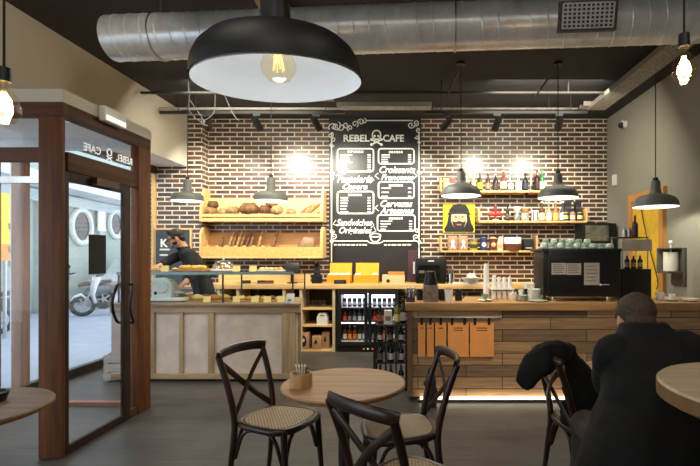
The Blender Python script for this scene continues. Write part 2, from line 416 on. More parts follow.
def scooter(name, label, loc, rotz, body, seatc, scale=1):
    s = thing(name, label, 'scooter', loc, rotz, 'scooters parked in the street')
    bm_ = M('scooter_'+name+str(body), body, .3, 0, .05)
    for y in (.62, -.55):
        wh = B().tube([(0, y+math.cos(a)*.23, .28+math.sin(a)*.23) for a in [2*PI*i/24 for i in range(24)]], .05, 8, closed=True).obj('wheel', MATTEB, s)
        h = B().cyl((-.03, y, .28), (.03, y, .28), .05)
        for k in range(5):
            a = 2*PI*k/5; h.bar((0, y, .28), (0, y+math.cos(a)*.2, .28+math.sin(a)*.2), .03, .03)
        h.obj('spokes', STEEL, wh)
    B().loft([((0,.36,.30),(.07,0,0),(0,.04,0)), ((0,.42,.55),(.20,0,0),(0,.05,.02)), ((0,.38,.78),(.22,0,0),(0,.07,.02)), ((0,.32,.98),(.13,0,0),(0,.10,.03))]).obj('leg_shield', bm_, s)
    B().loft([((0,.50,.42),(.05,0,0),(0,0,.04)), ((0,.66,.55),(.075,0,0),(0,0,.04)), ((0,.80,.50),(.07,0,0),(0,0,.03)), ((0,.88,.40),(.04,0,0),(0,0,.02))]).obj('front_mudguard', bm_, s)
    for sx in (-1, 1): B().bar((sx*.06,.62,.28), (sx*.06,.40,.72), .03, .04).obj('fork', STEEL, s)
    B().box(-.14,.14,-.25,.40,.24,.32).obj('footboard', MATTEB, s, bevel=.02)
    B().loft([((0,.0,.32),(.13,0,0),(0,0,.06)), ((0,-.15,.48),(.16,0,0),(0,0,.16)), ((0,-.45,.56),(.17,0,0),(0,0,.16)), ((0,-.72,.60),(.12,0,0),(0,0,.10)), ((0,-.88,.66),(.05,0,0),(0,0,.04))]).obj('rear_body', bm_, s)
    B().loft([((0,.05,.70),(.10,0,0),(0,0,.05)), ((0,-.10,.74),(.14,0,0),(0,0,.06)), ((0,-.45,.76),(.15,0,0),(0,0,.06)), ((0,-.72,.80),(.10,0,0),(0,0,.05))]).obj('seat', M('scooter_seat'+str(seatc), seatc, .5), s)
    B().tube(spline([(-.34,.22,1.06), (-.18,.30,1.03), (0,.33,1.0), (.18,.30,1.03), (.34,.22,1.06)], 4), .02, 8).obj('handlebar', BLACKM, s)
    B().ball((0,.42,.90), (.09,.05,.08)).obj('headlamp', CHROME, s)
    for sx in (-1, 1):
        mr = B().tube([(sx*.2,.30,1.03), (sx*.26,.32,1.2)], .008, 6).ball((sx*.27,.32,1.24), (.06,.02,.045)).obj('mirror', BLACKM, s)
    return s
GZ = -.10
scooter('motor_scooter', 'white scooter with dark seat nearest behind the door glass', (-7.9, 11.9, GZ), rad(132), srgb(226,228,232), srgb(96,88,86))
scooter('motor_scooter', 'grey scooter parked behind the white one at left', (-9.3, 12.7, GZ), rad(140), srgb(96,102,112), srgb(40,40,42))
scooter('motor_scooter', 'dark scooter seen past the left glass by the yellow sign', (-8.6, 8.6, GZ), rad(120), srgb(60,58,60), srgb(30,30,30))
cr = thing('parked_car', 'silver parked car half hidden by the door stile', 'car', (-9.25, 15.8, GZ), rad(6))
CARM = M('car_silver', srgb(196,202,208), .25, .3, .04)
prof = [(-2.0,.35),(-2.05,.75),(-1.7,.92),(-1.1,.98),(-.5,1.42),(.7,1.45),(1.3,1.02),(1.95,.88),(2.1,.6),(2.05,.35)]
B().prism([(y, z) for y, z in prof], 'x', -.82, .82).obj('car_body', CARM, cr, bevel=.06)
B().prism([(-.95,1.0),(-.45,1.36),(.62,1.38),(1.1,1.02)], 'x', .825, .832).obj('side_window', DGLASS, cr)
for y in (-1.3, 1.3):
    for x in (-.72, .72): B().tube([(x, y+math.cos(a)*.22, .32+math.sin(a)*.22) for a in [2*PI*i/20 for i in range(20)]], .1, 8, closed=True).obj('wheel', MATTEB, cr)
ys = thing('street_sign_panel', 'yellow and orange street panel beyond the left glass', 'sign', (-7.6, 8.0, GZ))
B().box(-.02,.02,-.4,.56,1.75,2.7).obj('panel', M('sign_yellow', srgb(246,206,20), .5, 0, .02), ys)
B().box(-.022,.022,-.4,.56,1.45,1.75).obj('lower_panel', M('sign_orange', srgb(236,150,40), .5, 0, .02), ys)
for y in (-.3, .45): B().cyl((0,y,0), (0,y,1.45), .03).obj('leg', STEEL, ys)
pl = thing('street_pole', 'slim white pole on the pavement beside the yellow panel', 'pole', (-7.0, 7.95, GZ))
B().cyl((0,0,0), (0,0,3.4), .045).obj('pole', M('pole_white', srgb(215,225,235), .4), pl)
for z in (1.35, 1.6, 2.0): B().cyl((0,0,z), (0,0,z+.1), .07).obj('collar', STEEL, pl)
cb = thing('slatted_crate', 'small white wooden crate on the floor beside the shop window', 'crate', (-3.42, 5.35, 0), rad(12))
CRW = wood('crate_white', srgb(206,206,198), .7, 0, .15)
for k in range(3): 
    for sy in (-1, 1): B().boxc((0, sy*.13, .06+k*.10), (.30, .014, .085)).obj('slat', CRW, cb)
    for sx in (-1, 1): B().boxc((sx*.143, 0, .06+k*.10), (.014, .25, .085)).obj('slat', CRW, cb)
for sx in (-1, 1):
    for sy in (-1, 1): B().boxc((sx*.125, sy*.113, .155), (.03, .03, .31)).obj('corner_post', CRW, cb)
B().box(-.13,.13,-.12,.12,.01,.02).obj('bottom', CRW, cb)

# ================================================================== CEILING: duct, trays, tracks, spots
du = thing('spiral_duct', 'large silver spiral ventilation duct across the ceiling', 'duct', (-2.56, 3.87, 3.29), rad(-4.0))
r = .182; Ld = 5.78
prof = [(0,0),(r*.93,0),(r,.0),(r,Ld),(0,Ld)]
dm = B().lathe([(r,0),(r,Ld),(r-.006,Ld),(r-.006,0)], 40, closed=True)
n = int(Ld/.125*20)
dm.tube([(math.cos(2*PI*i/20)*(r+.001), math.sin(2*PI*i/20)*(r+.001), .01+(Ld-.02)*i/n) for i in range(n+1)], .0045, 5)
DUCT = M('galvanised_duct', srgb(240,238,234), .30, .42, .22, 5, .03)
o = dm.obj('duct_pipe', DUCT, du); o.rotation_euler = (0, PI/2, 0)
o = B().lathe([(0,.02),(r-.006,.02),(r-.006,.03),(0,.03)], 32).obj('end_cap', STEEL, du); o.rotation_euler = (0, PI/2, 0)
for x in (.42, 2.9, 4.9):
    B().tube([(x, math.cos(a)*(r+.006), math.sin(a)*(r+.006)) for a in [2*PI*i/28 for i in range(28)]], .006, 6, closed=True).obj('strap', STEEL, du)
    B().cyl((x,0,r), (x,0,CEILZ-3.29), .008, n=8).obj('hanger_rod', STEEL, du)
vg = B(); gx0, gx1 = 3.70, 4.07
for i in range(12): vg.box(gx0+i*(gx1-gx0)/11-.006, gx0+i*(gx1-gx0)/11+.006, -r-.03, -r-.022, -.085, .085)
for i in range(7): vg.box(gx0, gx1, -r-.032, -r-.024, -.085+i*.0283-.005, -.085+i*.0283+.005)
g = vg.obj('grille', M('grille_light', srgb(210,208,204), .4, .3), du); g.rotation_euler = (rad(14),0,0)
g2 = B().box(gx0-.03, gx1+.03, -r-.018, -r+.10, -.105, .105).obj('grille_box', M('grille_dark', srgb(90,88,86), .5, .5), du); g2.rotation_euler = (rad(14),0,0)
def tray_mat():
    m, nt, out = nodes_of('perforated_tray'); p = princ(nt, out, .45, .2)
    vec = coords(nt, (28,28,28)); vo = nt.nodes.new('ShaderNodeTexVoronoi'); vo.inputs['Randomness'].default_value = .35; vo.inputs['Scale'].default_value = 1; lk(nt, vec, vo.inputs['Vector'])
    lk(nt, mixc(nt, ramp(nt, vo.outputs['Distance'], .28, .38), srgb(74,68,62), srgb(158,152,142)), p.inputs['Base Color']); return m
TRAY = tray_mat()
def tray(label, p0, p1, wd):
    t = thing('cable_tray', label, 'cable tray', p0); q = Vector(p1)-Vector(p0)
    B().bar((0,0,0), q, wd, .008).obj('tray_base', TRAY, t)
    d_ = q.normalized(); sd = d_.cross(Vector((0,0,1))).normalized()
    for k in (-1, 1): B().bar(sd*(k*wd/2)+Vector((0,0,.025)), q+sd*(k*wd/2)+Vector((0,0,.025)), .008, .06).obj('tray_side', M('tray_side_grey', srgb(150,144,134), .4, .4), t)
    return t
tray('perforated grey cable tray along the ceiling above the right wall', (2.52, 3.78, 3.43), (2.52, 6.3, 3.46), .24)
tray('perforated pale cable tray directly above the menu board', (-1.05, 6.25, 3.47), (.24, 6.25, 3.47), .16)
tray('short perforated cable tray at the back right corner of the ceiling', (2.3, 6.25, 3.48), (2.66, 6.25, 3.48), .16)
wp = thing('conduit_pipe', 'white conduit running above the left lighting track', 'pipe', (-3.5, 6.25, 3.46)); B().cyl((0,0,0), (2.5,0,0), .018, n=10).obj('pipe', M('conduit_white', srgb(150,146,138), .6), wp)
for x in (.5, 2.0): B().cyl((x,0,0), (x,0,CEILZ-3.46), .008, n=8).obj('hanger', BLACKM, wp)
wp = thing('conduit_pipe', 'thin pale conduit running above the right lighting track', 'pipe', (.26, 6.28, 3.47)); B().cyl((0,0,0), (2.0,0,0), .016, n=10).obj('pipe', M('conduit_pale', srgb(120,114,106), .6, .1, .5, 9), wp)
for x in (.4, 1.6): B().cyl((x,0,0), (x,0,CEILZ-3.47), .008, n=8).obj('hanger', BLACKM, wp)
tray('cable tray crossing the ceiling behind the big black pendant', (-1.2, 3.3, 3.57), (-1.2, 6.12, 3.52), .24)
td = thing('conduit_pipe', 'thin grey conduit running across the ceiling in front of the tracks', 'pipe', (-3.45, 5.75, 3.50))
B().cyl((0,0,0), (6.2,0,0), .018, n=10).obj('pipe', M('conduit_grey', srgb(58,54,52), .5, .3), td)
for x in (.6, 2.2, 3.8, 5.4): B().cyl((x,0,0), (x,0,.15), .01, n=8).obj('hanger', BLACKM, td)
def track(label, x0, x1):
    t = thing('spot_track', label, 'lighting track', ((x0+x1)/2, 6.18, 3.385)); hw = (x1-x0)/2
    B().box(-hw, hw, -.02, .02, -.018, .018).obj('rail', BLACKM, t)
    for x in (-hw*.8, hw*.8): B().cyl((x,0,.018), (x,0,CEILZ-3.385), .006, n=8).obj('hanger', BLACKM, t)
track('black lighting track above the bread rack', -3.45, -.95)
track('black lighting track above the bottle shelves', .15, 2.35)
SPOTS = [((208,128), 'leftmost black spotlight on the track above the bread rack', (.30,.55)), ((257,126), 'black spotlight above the middle of the bread rack', (-.25,.6)), ((316,124), 'black spotlight left of the menu board', (-.35,.6)),
         ((447,122), 'black spotlight right of the menu board, turned sideways', (.75,.5)), ((497,121), 'black spotlight above the middle of the bottle shelves', (.22,.5)), ((559,121), 'rightmost black spotlight on the back track', (-.02,.5))]
for (px, py), lab, (tx, ty) in SPOTS:
    a = at(px, py, 6.18); tr = 3.367
    s = thing('spotlight', lab, 'spotlight', (a.x, 6.18, tr), 0, 'black track spotlights')
    B().box(-.05,.05,-.018,.018,-.03,0).obj('adapter', BLACKM, s)
    B().cyl((0,0,-.03), (0,0,-.09), .01, n=8).obj('stem', BLACKM, s)
    dv = Vector((-tx, ty*1.5, -.75)).normalized(); c = Vector((0,0,-.13))
    hd = B().cyl(c-dv*.08, c+dv*.10, .045, .05).obj('lamp_head', BLACKP, s)
    B().cyl(c+dv*.096, c+dv*.101, .04).obj('lens', emis('spot_lens', (1,.9,.75), 4), s)
# hanging white wires
wires = [([(190,86),(190,112),(205,123),(190,100)], 'looped white wire hanging left of the first spotlight'), ([(215,100),(214,112),(203,122),(208,126)], 'white wire dropping to the first spotlight'), ([(222,97),(232,112),(239,121)], 'white wire slanting down behind the big pendant')]
for pts, lab in wires:
    P_ = [at(x, y, 6.0) for x, y in pts]; P_[0].z = CEILZ
    tag(B().tube([p-P_[0] for p in spline(P_, 5)], .004, 6).obj('cable', M('wire_grey', srgb(120,116,110), .6), None, P_[0]), lab, 'cable')
cam_ = thing('dome_camera', 'small white security camera on the right wall below the tray', 'camera', (XR-.01, 6.7, 3.38))
B().cyl((0.008,0,0), (-.05,0,0), .055).obj('base', WHITE, cam_); B().ball((-.06,0,-.02), .045).obj('dome', BLACKP, cam_)
se = thing('motion_sensor', 'small white motion sensor on the grey wall beside the brick', 'sensor', (XR-.002, 7.02, 2.62))
B().box(-.05,0,-.04,.04,-.10,.07).obj('housing', WHITE, se, bevel=.012); B().box(-.053,-.05,-.025,.025,-.06,-.01).obj('sensor_window', PAPERW, se)

# ================================================================== PENDANT LAMPS
def shade_mesh(R, Hs, th=.006):
    """flat industrial shade: rim at z=0, neck on top"""
    out = [(R,0),(R*.985,Hs*.10),(R*.95,Hs*.20),(R*.88,Hs*.30),(R*.76,Hs*.385),(R*.60,Hs*.44),(R*.42,Hs*.475),(R*.30,Hs*.51),(R*.245,Hs*.58),(R*.225,Hs*.68),(R*.205,Hs*.97),(R*.18,Hs),(0,Hs)]
    return out
def pendant(label, loc, R, Hs, cordtop, shade, inner, power, dome=None, bulb_on=True, group='industrial pendant lamps'):
    p = thing('pendant_lamp', label, 'pendant lamp', loc, 0, group)
    B().lathe([(a_*R, b_) for a_, b_ in dome] if dome else shade_mesh(R, Hs), 48).obj('lamp_shade', shade, p)
    ins = [(R*.985,-.001),(R*.965,Hs*.09),(R*.92,Hs*.19),(R*.85,Hs*.28),(R*.73,Hs*.36),(R*.57,Hs*.41),(R*.38,Hs*.44),(0,Hs*.45)]
    if dome: ins = [(max(0, a_*R-.004), b_-.004) for a_, b_ in dome[:7]]+[(0,0)]
    # open dish inside
    b = B(); n = 40; rings = [[b.bm.verts.new((math.cos(2*PI*j/n)*r_, math.sin(2*PI*j/n)*r_, z_)) for j in range(n)] for r_, z_ in ins[:-1]]
    for i in range(len(rings)-1):
        for j in range(n): b.bm.faces.new((rings[i][j], rings[i][(j+1)%n], rings[i+1][(j+1)%n], rings[i+1][j]))
    b.bm.faces.new(rings[-1])
    b.obj('shade_lining', inner, p)
    B().cyl((0,0,Hs), (0,0,Hs*1.12), R*.12).obj('lamp_holder', BLACKP, p)
    B().cyl((0,0,Hs*1.1), (0,0,cordtop-loc[2]), .0055, n=8).obj('cord', BLACKM, p)
    B().cyl((0,0,cordtop-loc[2]-.03), (0,0,cordtop-loc[2]), .05).obj('ceiling_rose', BLACKM, p)
    return p
LINE = emis('lit_lamp_lining', (1,.94,.80), 2.2)
# build the shade hollow: replace solid bottom cap
def hollow(p):
    for o in p.children:
        if o.name.startswith('lamp_shade'):
            bm = bmesh.new(); bm.from_mesh(o.data)
            f = [x for x in bm.faces if len(x.verts) > 10 and x.calc_center_median().z < .005]
            bmesh.ops.delete(bm, geom=f, context='FACES'); bm.to_mesh(o.data); bm.free()
PEND = [((187.5,201), 6.15, .205, 'grey pendant lamp over the clerk at far left'), ((271,201), 6.15, .222, 'grey pendant lamp in front of the bread rack'),
        ((461,196), 5.2, .228, 'grey pendant lamp above the bar beside the yellow poster'), ((558,198), 5.2, .228, 'grey pendant lamp above the espresso machine'), ((655.5,207), 5.0, .235, 'grey pendant lamp in front of the yellow door')]
for (px, py), Y, R, lab in PEND:
    a = at(px, py, Y); drum = [(1,0),(.995,.22*R),(.97,.36*R),(.90,.45*R),(.72,.50*R),(.5,.525*R),(.36,.55*R),(.29,.60*R),(.27,.70*R),(.245,1.38*R),(.2,1.42*R),(0,1.42*R)] if Y > 6 else None
    p = pendant(lab, a, R, R*(1.42 if drum else 1.22), CEILZ, SHADEB, LINE, 0, drum); hollow(p)
    lamp('POINT', (a.x, a.y, a.z+.085), 20, (1,.95,.76), .04)
    if 440 < px < 600:
        B().tube([(0,0,CEILZ-a.z-.03), (-.13,.55,CEILZ-a.z-.22)], .012, 8).obj('bracket_arm', BLACKM, p)
# near big pendant
a = Vector((-.352, 1.19, 1.905))
bp = pendant('big black pendant lamp with white inside hanging near the camera', a, .2165, .20, CEILZ, SHADEBLK, SHADEW, 0, [(1,0),(.992,.022),(.965,.045),(.90,.07),(.79,.092),(.62,.108),(.42,.118),(.25,.124),(.19,.130),(.175,.15),(.165,.198),(.14,.2),(0,.2)]); hollow(bp)
bp.rotation_euler = (rad(5), rad(-2), 0)
BULBG = glass('bulb_glass', (1,.93,.78), .25)
FIL = emis('filament', (1,.62,.2), 30)
def edison(parent, z0, R, Hh, fmat, gl):
    prof = [(.013,0),(.016,-.02*Hh/.12),(R*.75,-Hh*.32),(R,-Hh*.58),(R*.95,-Hh*.75),(R*.6,-Hh*.94),(0,-Hh)]
    g = B().lathe([(0,0)]+prof, 24, (0,0,z0)).obj('bulb', gl, parent)
    f = B()
    for k in range(6):
        an = 2*PI*k/6; f.tube([(math.cos(an)*R*.15, math.sin(an)*R*.15, z0-Hh*.25), (math.cos(an)*R*.32, math.sin(an)*R*.32, z0-Hh*.72)], R*.035, 5)
    f.obj('filament', fmat, g)
lamp('POINT', (a.x, a.y, a.z+.0), 1.0, (.90,.95,1), .04)  # weak cool light added under the shade to brighten its white lining
edison(bp, .105, .045, .11, emis('filament_dim', (1,.6,.2), 2.2), BULBG)
def bare_bulb(label, c, R, Hh, power):
    t = thing('filament_bulb', label, 'light bulb', c, 0, 'bare filament bulbs')
    B().cyl((0,0,0), (0,0,.05), .021, .019).obj('lamp_holder', BLACKM, t)
    B().cyl((0,0,.05), (0,0,CEILZ-c[2]), .004, n=8).obj('cord', MATTEB, t)
    edison(t, 0, R, Hh, FIL, BULBG)
    lamp('POINT', (c[0], c[1], c[2]-Hh*.55), power, (1,.72,.38), .03)
bare_bulb('bare glowing filament bulb hanging at upper right', at(684, 47, 1.75), .044, .145, 5)
bare_bulb('bare glowing filament bulb hanging at the left edge by the vestibule', at(4, 82, 1.6), .05, .15, 11)
# ================================================================== BACK WALL
YM = 7.30
def bp_(px, py, Y=YM): q = at(px, py, Y); return q.x, q.z
mb = thing('menu_board', 'tall black chalk menu board lettered in white on the back wall', 'menu board', (0, YM, 0))
x0, z1 = bp_(329, 117.5); x1, z0 = bp_(421, 284)
z0 = 1.025
B().box(x0, x1, .003, YB-YM, z0, z1).obj('panel', BOARD, mb)
def stroke(pts, w=.011, close=False):
    return [(x, -.002, z) for x, z in [bp_(*p) for p in pts]]
bd = B()
def ln(b, pts, w=.010, closed=False): b.tube([(x, 0, z) for x, z in [bp_(*p) for p in pts]], w, 6, flat=.3, up=(0,1,0), closed=closed)
ln(bd, [(331.5,132),(331.5,245),(331.5,262)]); ln(bd, [(419,132),(419,245),(419,272)])
ln(bd, [(366,120.5),(413,120.5)], .009)
ln(bd, [(333,241),(368,241)], .009); ln(bd, [(383,241),(417,241)], .009)
bd.obj('border_line', CHALK, mb)
def scroll(b, c, r0, r1, a0, turns, w):
    n = 18; ln(b, [(c[0]+math.cos(a0+turns*2*PI*i/n)*(r0+(r1-r0)*i/n), c[1]+math.sin(a0+turns*2*PI*i/n)*(r0+(r1-r0)*i/n)) for i in range(n+1)], w)
for c, r0, r1, a0, t in (((333,127),4.5,.8,2.5,1.1), ((336,126),5,1,-1,1.2), ((341,127),4,1,3.2,-1.1), ((346,125),3.5,.7,0,1.2), ((350,128),3.2,.6,2,1.2), ((355,124),3.6,.7,1,-1.2), ((361,122),3.6,.8,2.6,1.3), ((364,121),2.8,.6,-1.5,1.0),
                         ((330.5,135),3,.6,-1,1.1), ((333,139),2.6,.5,2.5,-1), ((331.5,145),2.4,.5,0,1.2), ((411,125),3.6,.7,0,1.2), ((416,123),3.2,.6,2,-1.3), ((418.5,130),2.6,.5,1,1.1), ((417,137),2.2,.4,3,-1), ((419,142),1.6,.4,0,1),
                         ((332,173),2.4,.5,0,1.2), ((332,178),2,.4,2,-1.2), ((419,172),2.4,.5,0,1.2), ((332,231),2.5,.5,0,1.2), ((334,236),3,.5,2,-1.2), ((332,241),2.2,.4,1,1.2), ((417,231),2.4,.5,0,-1.2), ((416,237),3,.5,2,1.2), ((419,242),2,.4,1,-1.2)):
    sc_ = B(); scroll(sc_, c, r0, r1, a0, t, .0085); sc_.obj('chalk_scroll', CHALK, mb)
def btext(body, px, py, pw, size, **k):
    x, z = bp_(px, py); return text('lettering', body, size, CHALK, mb, (x, -.0015, z), width=pw*YM/F, **k)
btext('REBEL', 356.5, 138.6, 26, .150, bold=.004); btext('CAFE', 393.5, 138.6, 21, .150, bold=.004)
sk = B()
ln(sk, [(376.5+math.cos(a)*4.2, 135+math.sin(a)*4.6) for a in [2*PI*i/20 for i in range(20)]], .011, True)
ln(sk, [(371.5,139.5),(381.5,144.5)], .013); ln(sk, [(381.5,139.5),(371.5,144.5)], .013)
for p in ((371.5,139.5),(381.5,144.5),(381.5,139.5),(371.5,144.5)): x, z = bp_(*p); sk.ball((x,0,z), (.022,.003,.022), 8)
for p in ((374.7,136),(378.3,136)): x, z = bp_(*p); sk.ball((x,0,z), (.018,.003,.02), 8)
x, z = bp_(376.5,139.3); sk.box(x-.03,x+.03,-.001,.002,z-.012,z+.012)
sk.obj('skull_emblem', CHALK, mb)
def rbox(b, xa, ya, xb, yb, r=2.6):
    pts = []
    for cx, cy, a0 in ((xb-r,ya+r,-PI/2),(xb-r,yb-r,0),(xa+r,yb-r,PI/2),(xa+r,ya+r,PI)):
        pts += [(cx+math.cos(a0+PI/2*i/4)*r, cy+math.sin(a0+PI/2*i/4)*r) for i in range(5)]
    ln(b, pts, .011, True)
BOXES = [(337.5,148.7,373.5,171.5,7), (378.5,148.7,414,163.7,4), (378.5,182,414,198.2,3), (337.5,191.5,373.5,213.5,6), (377.5,215,415,231,4)]
for xa, ya, xb, yb, rows in BOXES:
    b = B(); rbox(b, xa, ya, xb, yb); b.obj('price_box', CHALK, mb)
    b = B(); b2 = B(); b3 = B(); random.seed(int(xa*3+ya))
    mid = (xa+xb)/2
    if ya > 150 or xa > 350: 
        for k in range(6): x, z = bp_(mid-6.5+k*2.4, ya+3.4); b3.box(x-.014, x+.014, -.001, .003, z-.016, z+.016)
    for k in range(rows):
        yy = ya+6.2+k*(yb-ya-8)/max(1, rows-1)
        x_a, z = bp_(xa+3, yy); x_b, _ = bp_(xa+3+random.uniform(5,12), yy); b.box(x_a, x_b, -.001, .003, z-.009, z+.009)
        x_a, _ = bp_(xb-6, yy); x_b, _ = bp_(xb-2.8, yy); b2.box(x_a, x_b, -.001, .003, z-.010, z+.010)
    b.obj('item_list', CHALK, mb); b2.obj('price_column', CHALK, mb)
    if len(b3.bm.verts): b3.obj('price_heading', CHALK, mb)
btext('ESPRESSO', 355.5, 151.9, 16, .055, bold=.001)
SCR = dict(shear=.35, bold=.0035)
for s, x, y, w_, sz in (('Croissants',397.5,170,36,.155), ('Franceses',397.5,177.6,33,.13), ('Pastelería',354.5,179.5,35,.16), ('Casera',355,186.8,25,.12), ('Cervezas',396.5,204,32,.15), ('Artesanas',397,210.8,34,.14),
                    ('Sandwiches',354.5,222.8,36,.15), ('Originales',355.5,230.6,33,.14)):
    btext(s, x, y, w_, sz, **SCR)
sw = B()
for p in (((336,176),(340,173),(345,174)),((370,183),(374,180),(371,177)),((378,173),(375,176),(379,179)),((413,179),(417,176),(414,173)),((378,205),(375,208),(379,211)),((336,220),(333,224),(338,226)),((371,228),(374,225),(371,221)),((372,233),(376,231),(374,227))):
    ln(sw, p, .007)
sw.obj('chalk_swash', CHALK, mb)
cp = B(); x, z = bp_(375.3, 237.5)
cp.tube([(x-.085,0,z+.035),(x-.07,0,z-.03),(x-.03,0,z-.07),(x+.03,0,z-.07),(x+.07,0,z-.03),(x+.085,0,z+.035)], .012, 6, flat=.3, up=(0,1,0))
cp.tube([(x+math.cos(a)*.085,0,z+.035+math.sin(a)*.028) for a in [2*PI*i/16 for i in range(16)]], .010, 6, flat=.3, up=(0,1,0), closed=True)
cp.tube([(x+math.cos(a)*.12,0,z-.06+math.sin(a)*.035) for a in [PI*1.05+PI*.9*i/10 for i in range(11)]], .010, 6, flat=.3, up=(0,1,0))
cp.obj('coffee_cup_drawing', CHALK, mb)
b = B(); random.seed(3)
for a_, e_ in ((334,367),(384,412)):
    x = a_
    while x < e_:
        w_ = random.uniform(2,5); xa, z = bp_(x, 244.8); xb, _ = bp_(min(x+w_, e_), 244.8); b.box(xa, xb, -.001, .003, z-.012, z+.012); x += w_+1
b.obj('chalk_small_print', CHALK, mb)
B().box(bp_(408,250)[0], bp_(417,250)[0], -.004, .003, 1.03, bp_(408,250)[1]).obj('dark_red_patch', M('dark_red_patch', srgb(70,38,44), .7), mb)

# ---- bread rack
YR = 7.05
rx0, rx1 = at(200.5,0,YR).x, at(321.5,0,YR).x
br = thing('bread_rack', 'two-tier pale pine bread rack on the brick wall', 'bread rack', ((rx0+rx1)/2, YB-.003, 0))
hw = (rx1-rx0)/2
def z_(py, Y=YR): return H+(CY-py)*Y/F
zu0, zu1, zl0, zl1 = z_(221.5), z_(188), z_(258), z_(226.5)
for s in (-1, 1):
    B().prism([(0,zu0),(-.30,zu0),(-.30,zu0+.14),(-.20,zu1),(0,zu1)], 'x', s*hw-.018, s*hw+.018).obj('side_panel', LIGHTWOOD, br)
    B().prism([(0,zl0),(-.30,zl0),(-.30,zl1-.10),(-.22,zl1),(0,zl1)], 'x', s*hw-.018, s*hw+.018).obj('side_panel', LIGHTWOOD, br)
B().box(-hw+.018,hw-.018,-.285,0,zu0+.085,zu0+.11).obj('shelf', LIGHTWOOD, br); B().box(-hw,hw,-.285,0,zu0,zu0+.02).obj('shelf', LIGHTWOOD, br); B().box(-hw,hw,-.30,0,zl0,zl0+.025).obj('shelf', LIGHTWOOD, br)
B().box(-hw,hw,-.31,-.285,zu0,zu0+.055).obj('front_rail', LIGHTWOOD, br); B().box(-hw,hw,-.305,-.285,zu0+.070,zu0+.120).obj('front_rail', LIGHTWOOD, br)
B().prism([(-.04,zu0+.11),(-.0,zu0+.40),(-.015,zu0+.40),(-.055,zu0+.11)], 'x', -hw, hw).obj('back_panel', LIGHTWOOD, br)
B().prism([(-.10,zl0+.03),(-.02,zl1-.08),(-.035,zl1-.08),(-.115,zl0+.03)], 'x', -hw, hw).obj('back_panel', wood('rack_back_brown', srgb(176,124,74), .5, 0, .2), br)
LINER = M('bread_liner', srgb(212,172,100), .8, 0, .22, 30)
fr = B().box(-hw,hw,-.305,-.285,zl0,zl0+.17)
fr.obj('front_panel', LINER, br)
B().box(-hw,hw,-.312,-.28,zl0-.004,zl0+.03).obj('front_rail', LIGHTWOOD, br)
CRUST = [M('crust_'+str(i), c, .75, 0, .3, 18, .3, c2=c2) for i, (c, c2) in enumerate(((srgb(116,80,42), srgb(176,136,84)), (srgb(92,58,30), srgb(140,98,56)), (srgb(140,104,60), srgb(200,164,110)), (srgb(72,44,26), srgb(112,74,42))))]
def loaf(label, px, py, Y, rx, rz, m, dz=0, name='bread_loaf', ry=None, rot=0):
    q = at(px, 0, Y); zb = zu0+.11+dz
    rx *= 1.18; rz *= 1.2
    b = B().ball((0,0,rz*.8), (rx, ry or rx*.8, rz), 20)
    for k in (-1, 0, 1): b.tube(arc((k*rx*.4-.02,-rx*.45,rz*1.5), (k*rx*.4,0,rz*1.95), (k*rx*.4+.02,rx*.45,rz*1.5), 5), .008, 5)
    return tag(b.obj(name, CRUST[m], None, (q.x, Y, zb), rot), label, 'bread', 'loaves on the upper bread tier')
LO = [(211,7.12,.085,.06,0,0,'round loaf at the left end of the upper tier'),(213,7.13,.075,.055,3,.10,'dark loaf stacked on the leftmost round loaf'),(222.5,7.08,.055,.045,2,0,'small pale roll beside the leftmost loaves on the upper tier'),
      (233,7.1,.085,.06,0,0,'medium round loaf left of the biggest loaf on the upper tier'),(249.5,7.12,.135,.09,1,0,'biggest round flour-dusted loaf on the upper tier'),(265,7.12,.085,.07,3,0,'dark loaf just right of the biggest loaf on the upper tier'),
      (271.5,7.15,.08,.055,1,.115,'loaf resting on top of others at the middle right of the upper tier'),(277,7.08,.085,.065,2,0,'pale round loaf right of the stacked loaf on the upper tier'),(291,7.1,.07,.04,2,0,'flat pale loaf left of the slanting sticks on the upper tier')]
for px, Y, rx, rz, m, dz, lab in LO: loaf(lab, px, 0, Y, rx, rz, m, dz)
loaf('brown loaf directly under the stacked loaf on the upper tier', 271, 0, 7.16, .07, .055, 0, 0)
def baguette(label, p, q, r, m, group):
    p, q = Vector(p), Vector(q); d = (q-p); n = 10
    rr = [r*(.45+.55*min(1, 4*min(i/n, 1-i/n)+.05)) for i in range(n+1)]
    b = B().tube([d*(i/n) for i in range(n+1)], rr, 10)
    nn = d.normalized().cross(Vector((0,1,0))).normalized()
    for k in range(4):
        c = d*(.2+.18*k); b.tube([c-nn*r*.5+Vector((0,-r*.85,0)), c+d.normalized()*.03+nn*r*.5+Vector((0,-r*.85,0))], r*.22, 5)
    return tag(b.obj('baguette', CRUST[m], None, p), label, 'bread', group)
for k, (xa, xb) in enumerate(((299,313),(304,317),(308,319))):
    a_, b_ = at(xa,0,7.0), at(xb,0,7.0)
    baguette(['leftmost','middle','rightmost'][k]+' slanting bread stick at the right end of the upper tier', (a_.x, 7.10-.02*k, zu0+.14), (b_.x, 7.2-.04*k, zu0+.29), .030, (0,2,0)[k], 'slanting sticks on the upper tier')
BG = [(217,219.5,1),(226,231,0),(230,234.5,1),(234,239,0),(238,243.5,1),(243,248.5,3),(248,252,1),(256,260,0),(270,275,1)]
for k, (xa, xb, m) in enumerate(BG):
    a_, b_ = at(xa,0,7.1), at(xb,0,7.1)
    top = zl1-.06 if k != 0 else zl1-.16
    baguette(ORD[k]+' baguette from the left standing in the lower bread tier', (a_.x, 7.10, zl0+.05), (b_.x, 7.235, top), .026, m, 'baguettes standing in the lower tier')
random.seed(5)
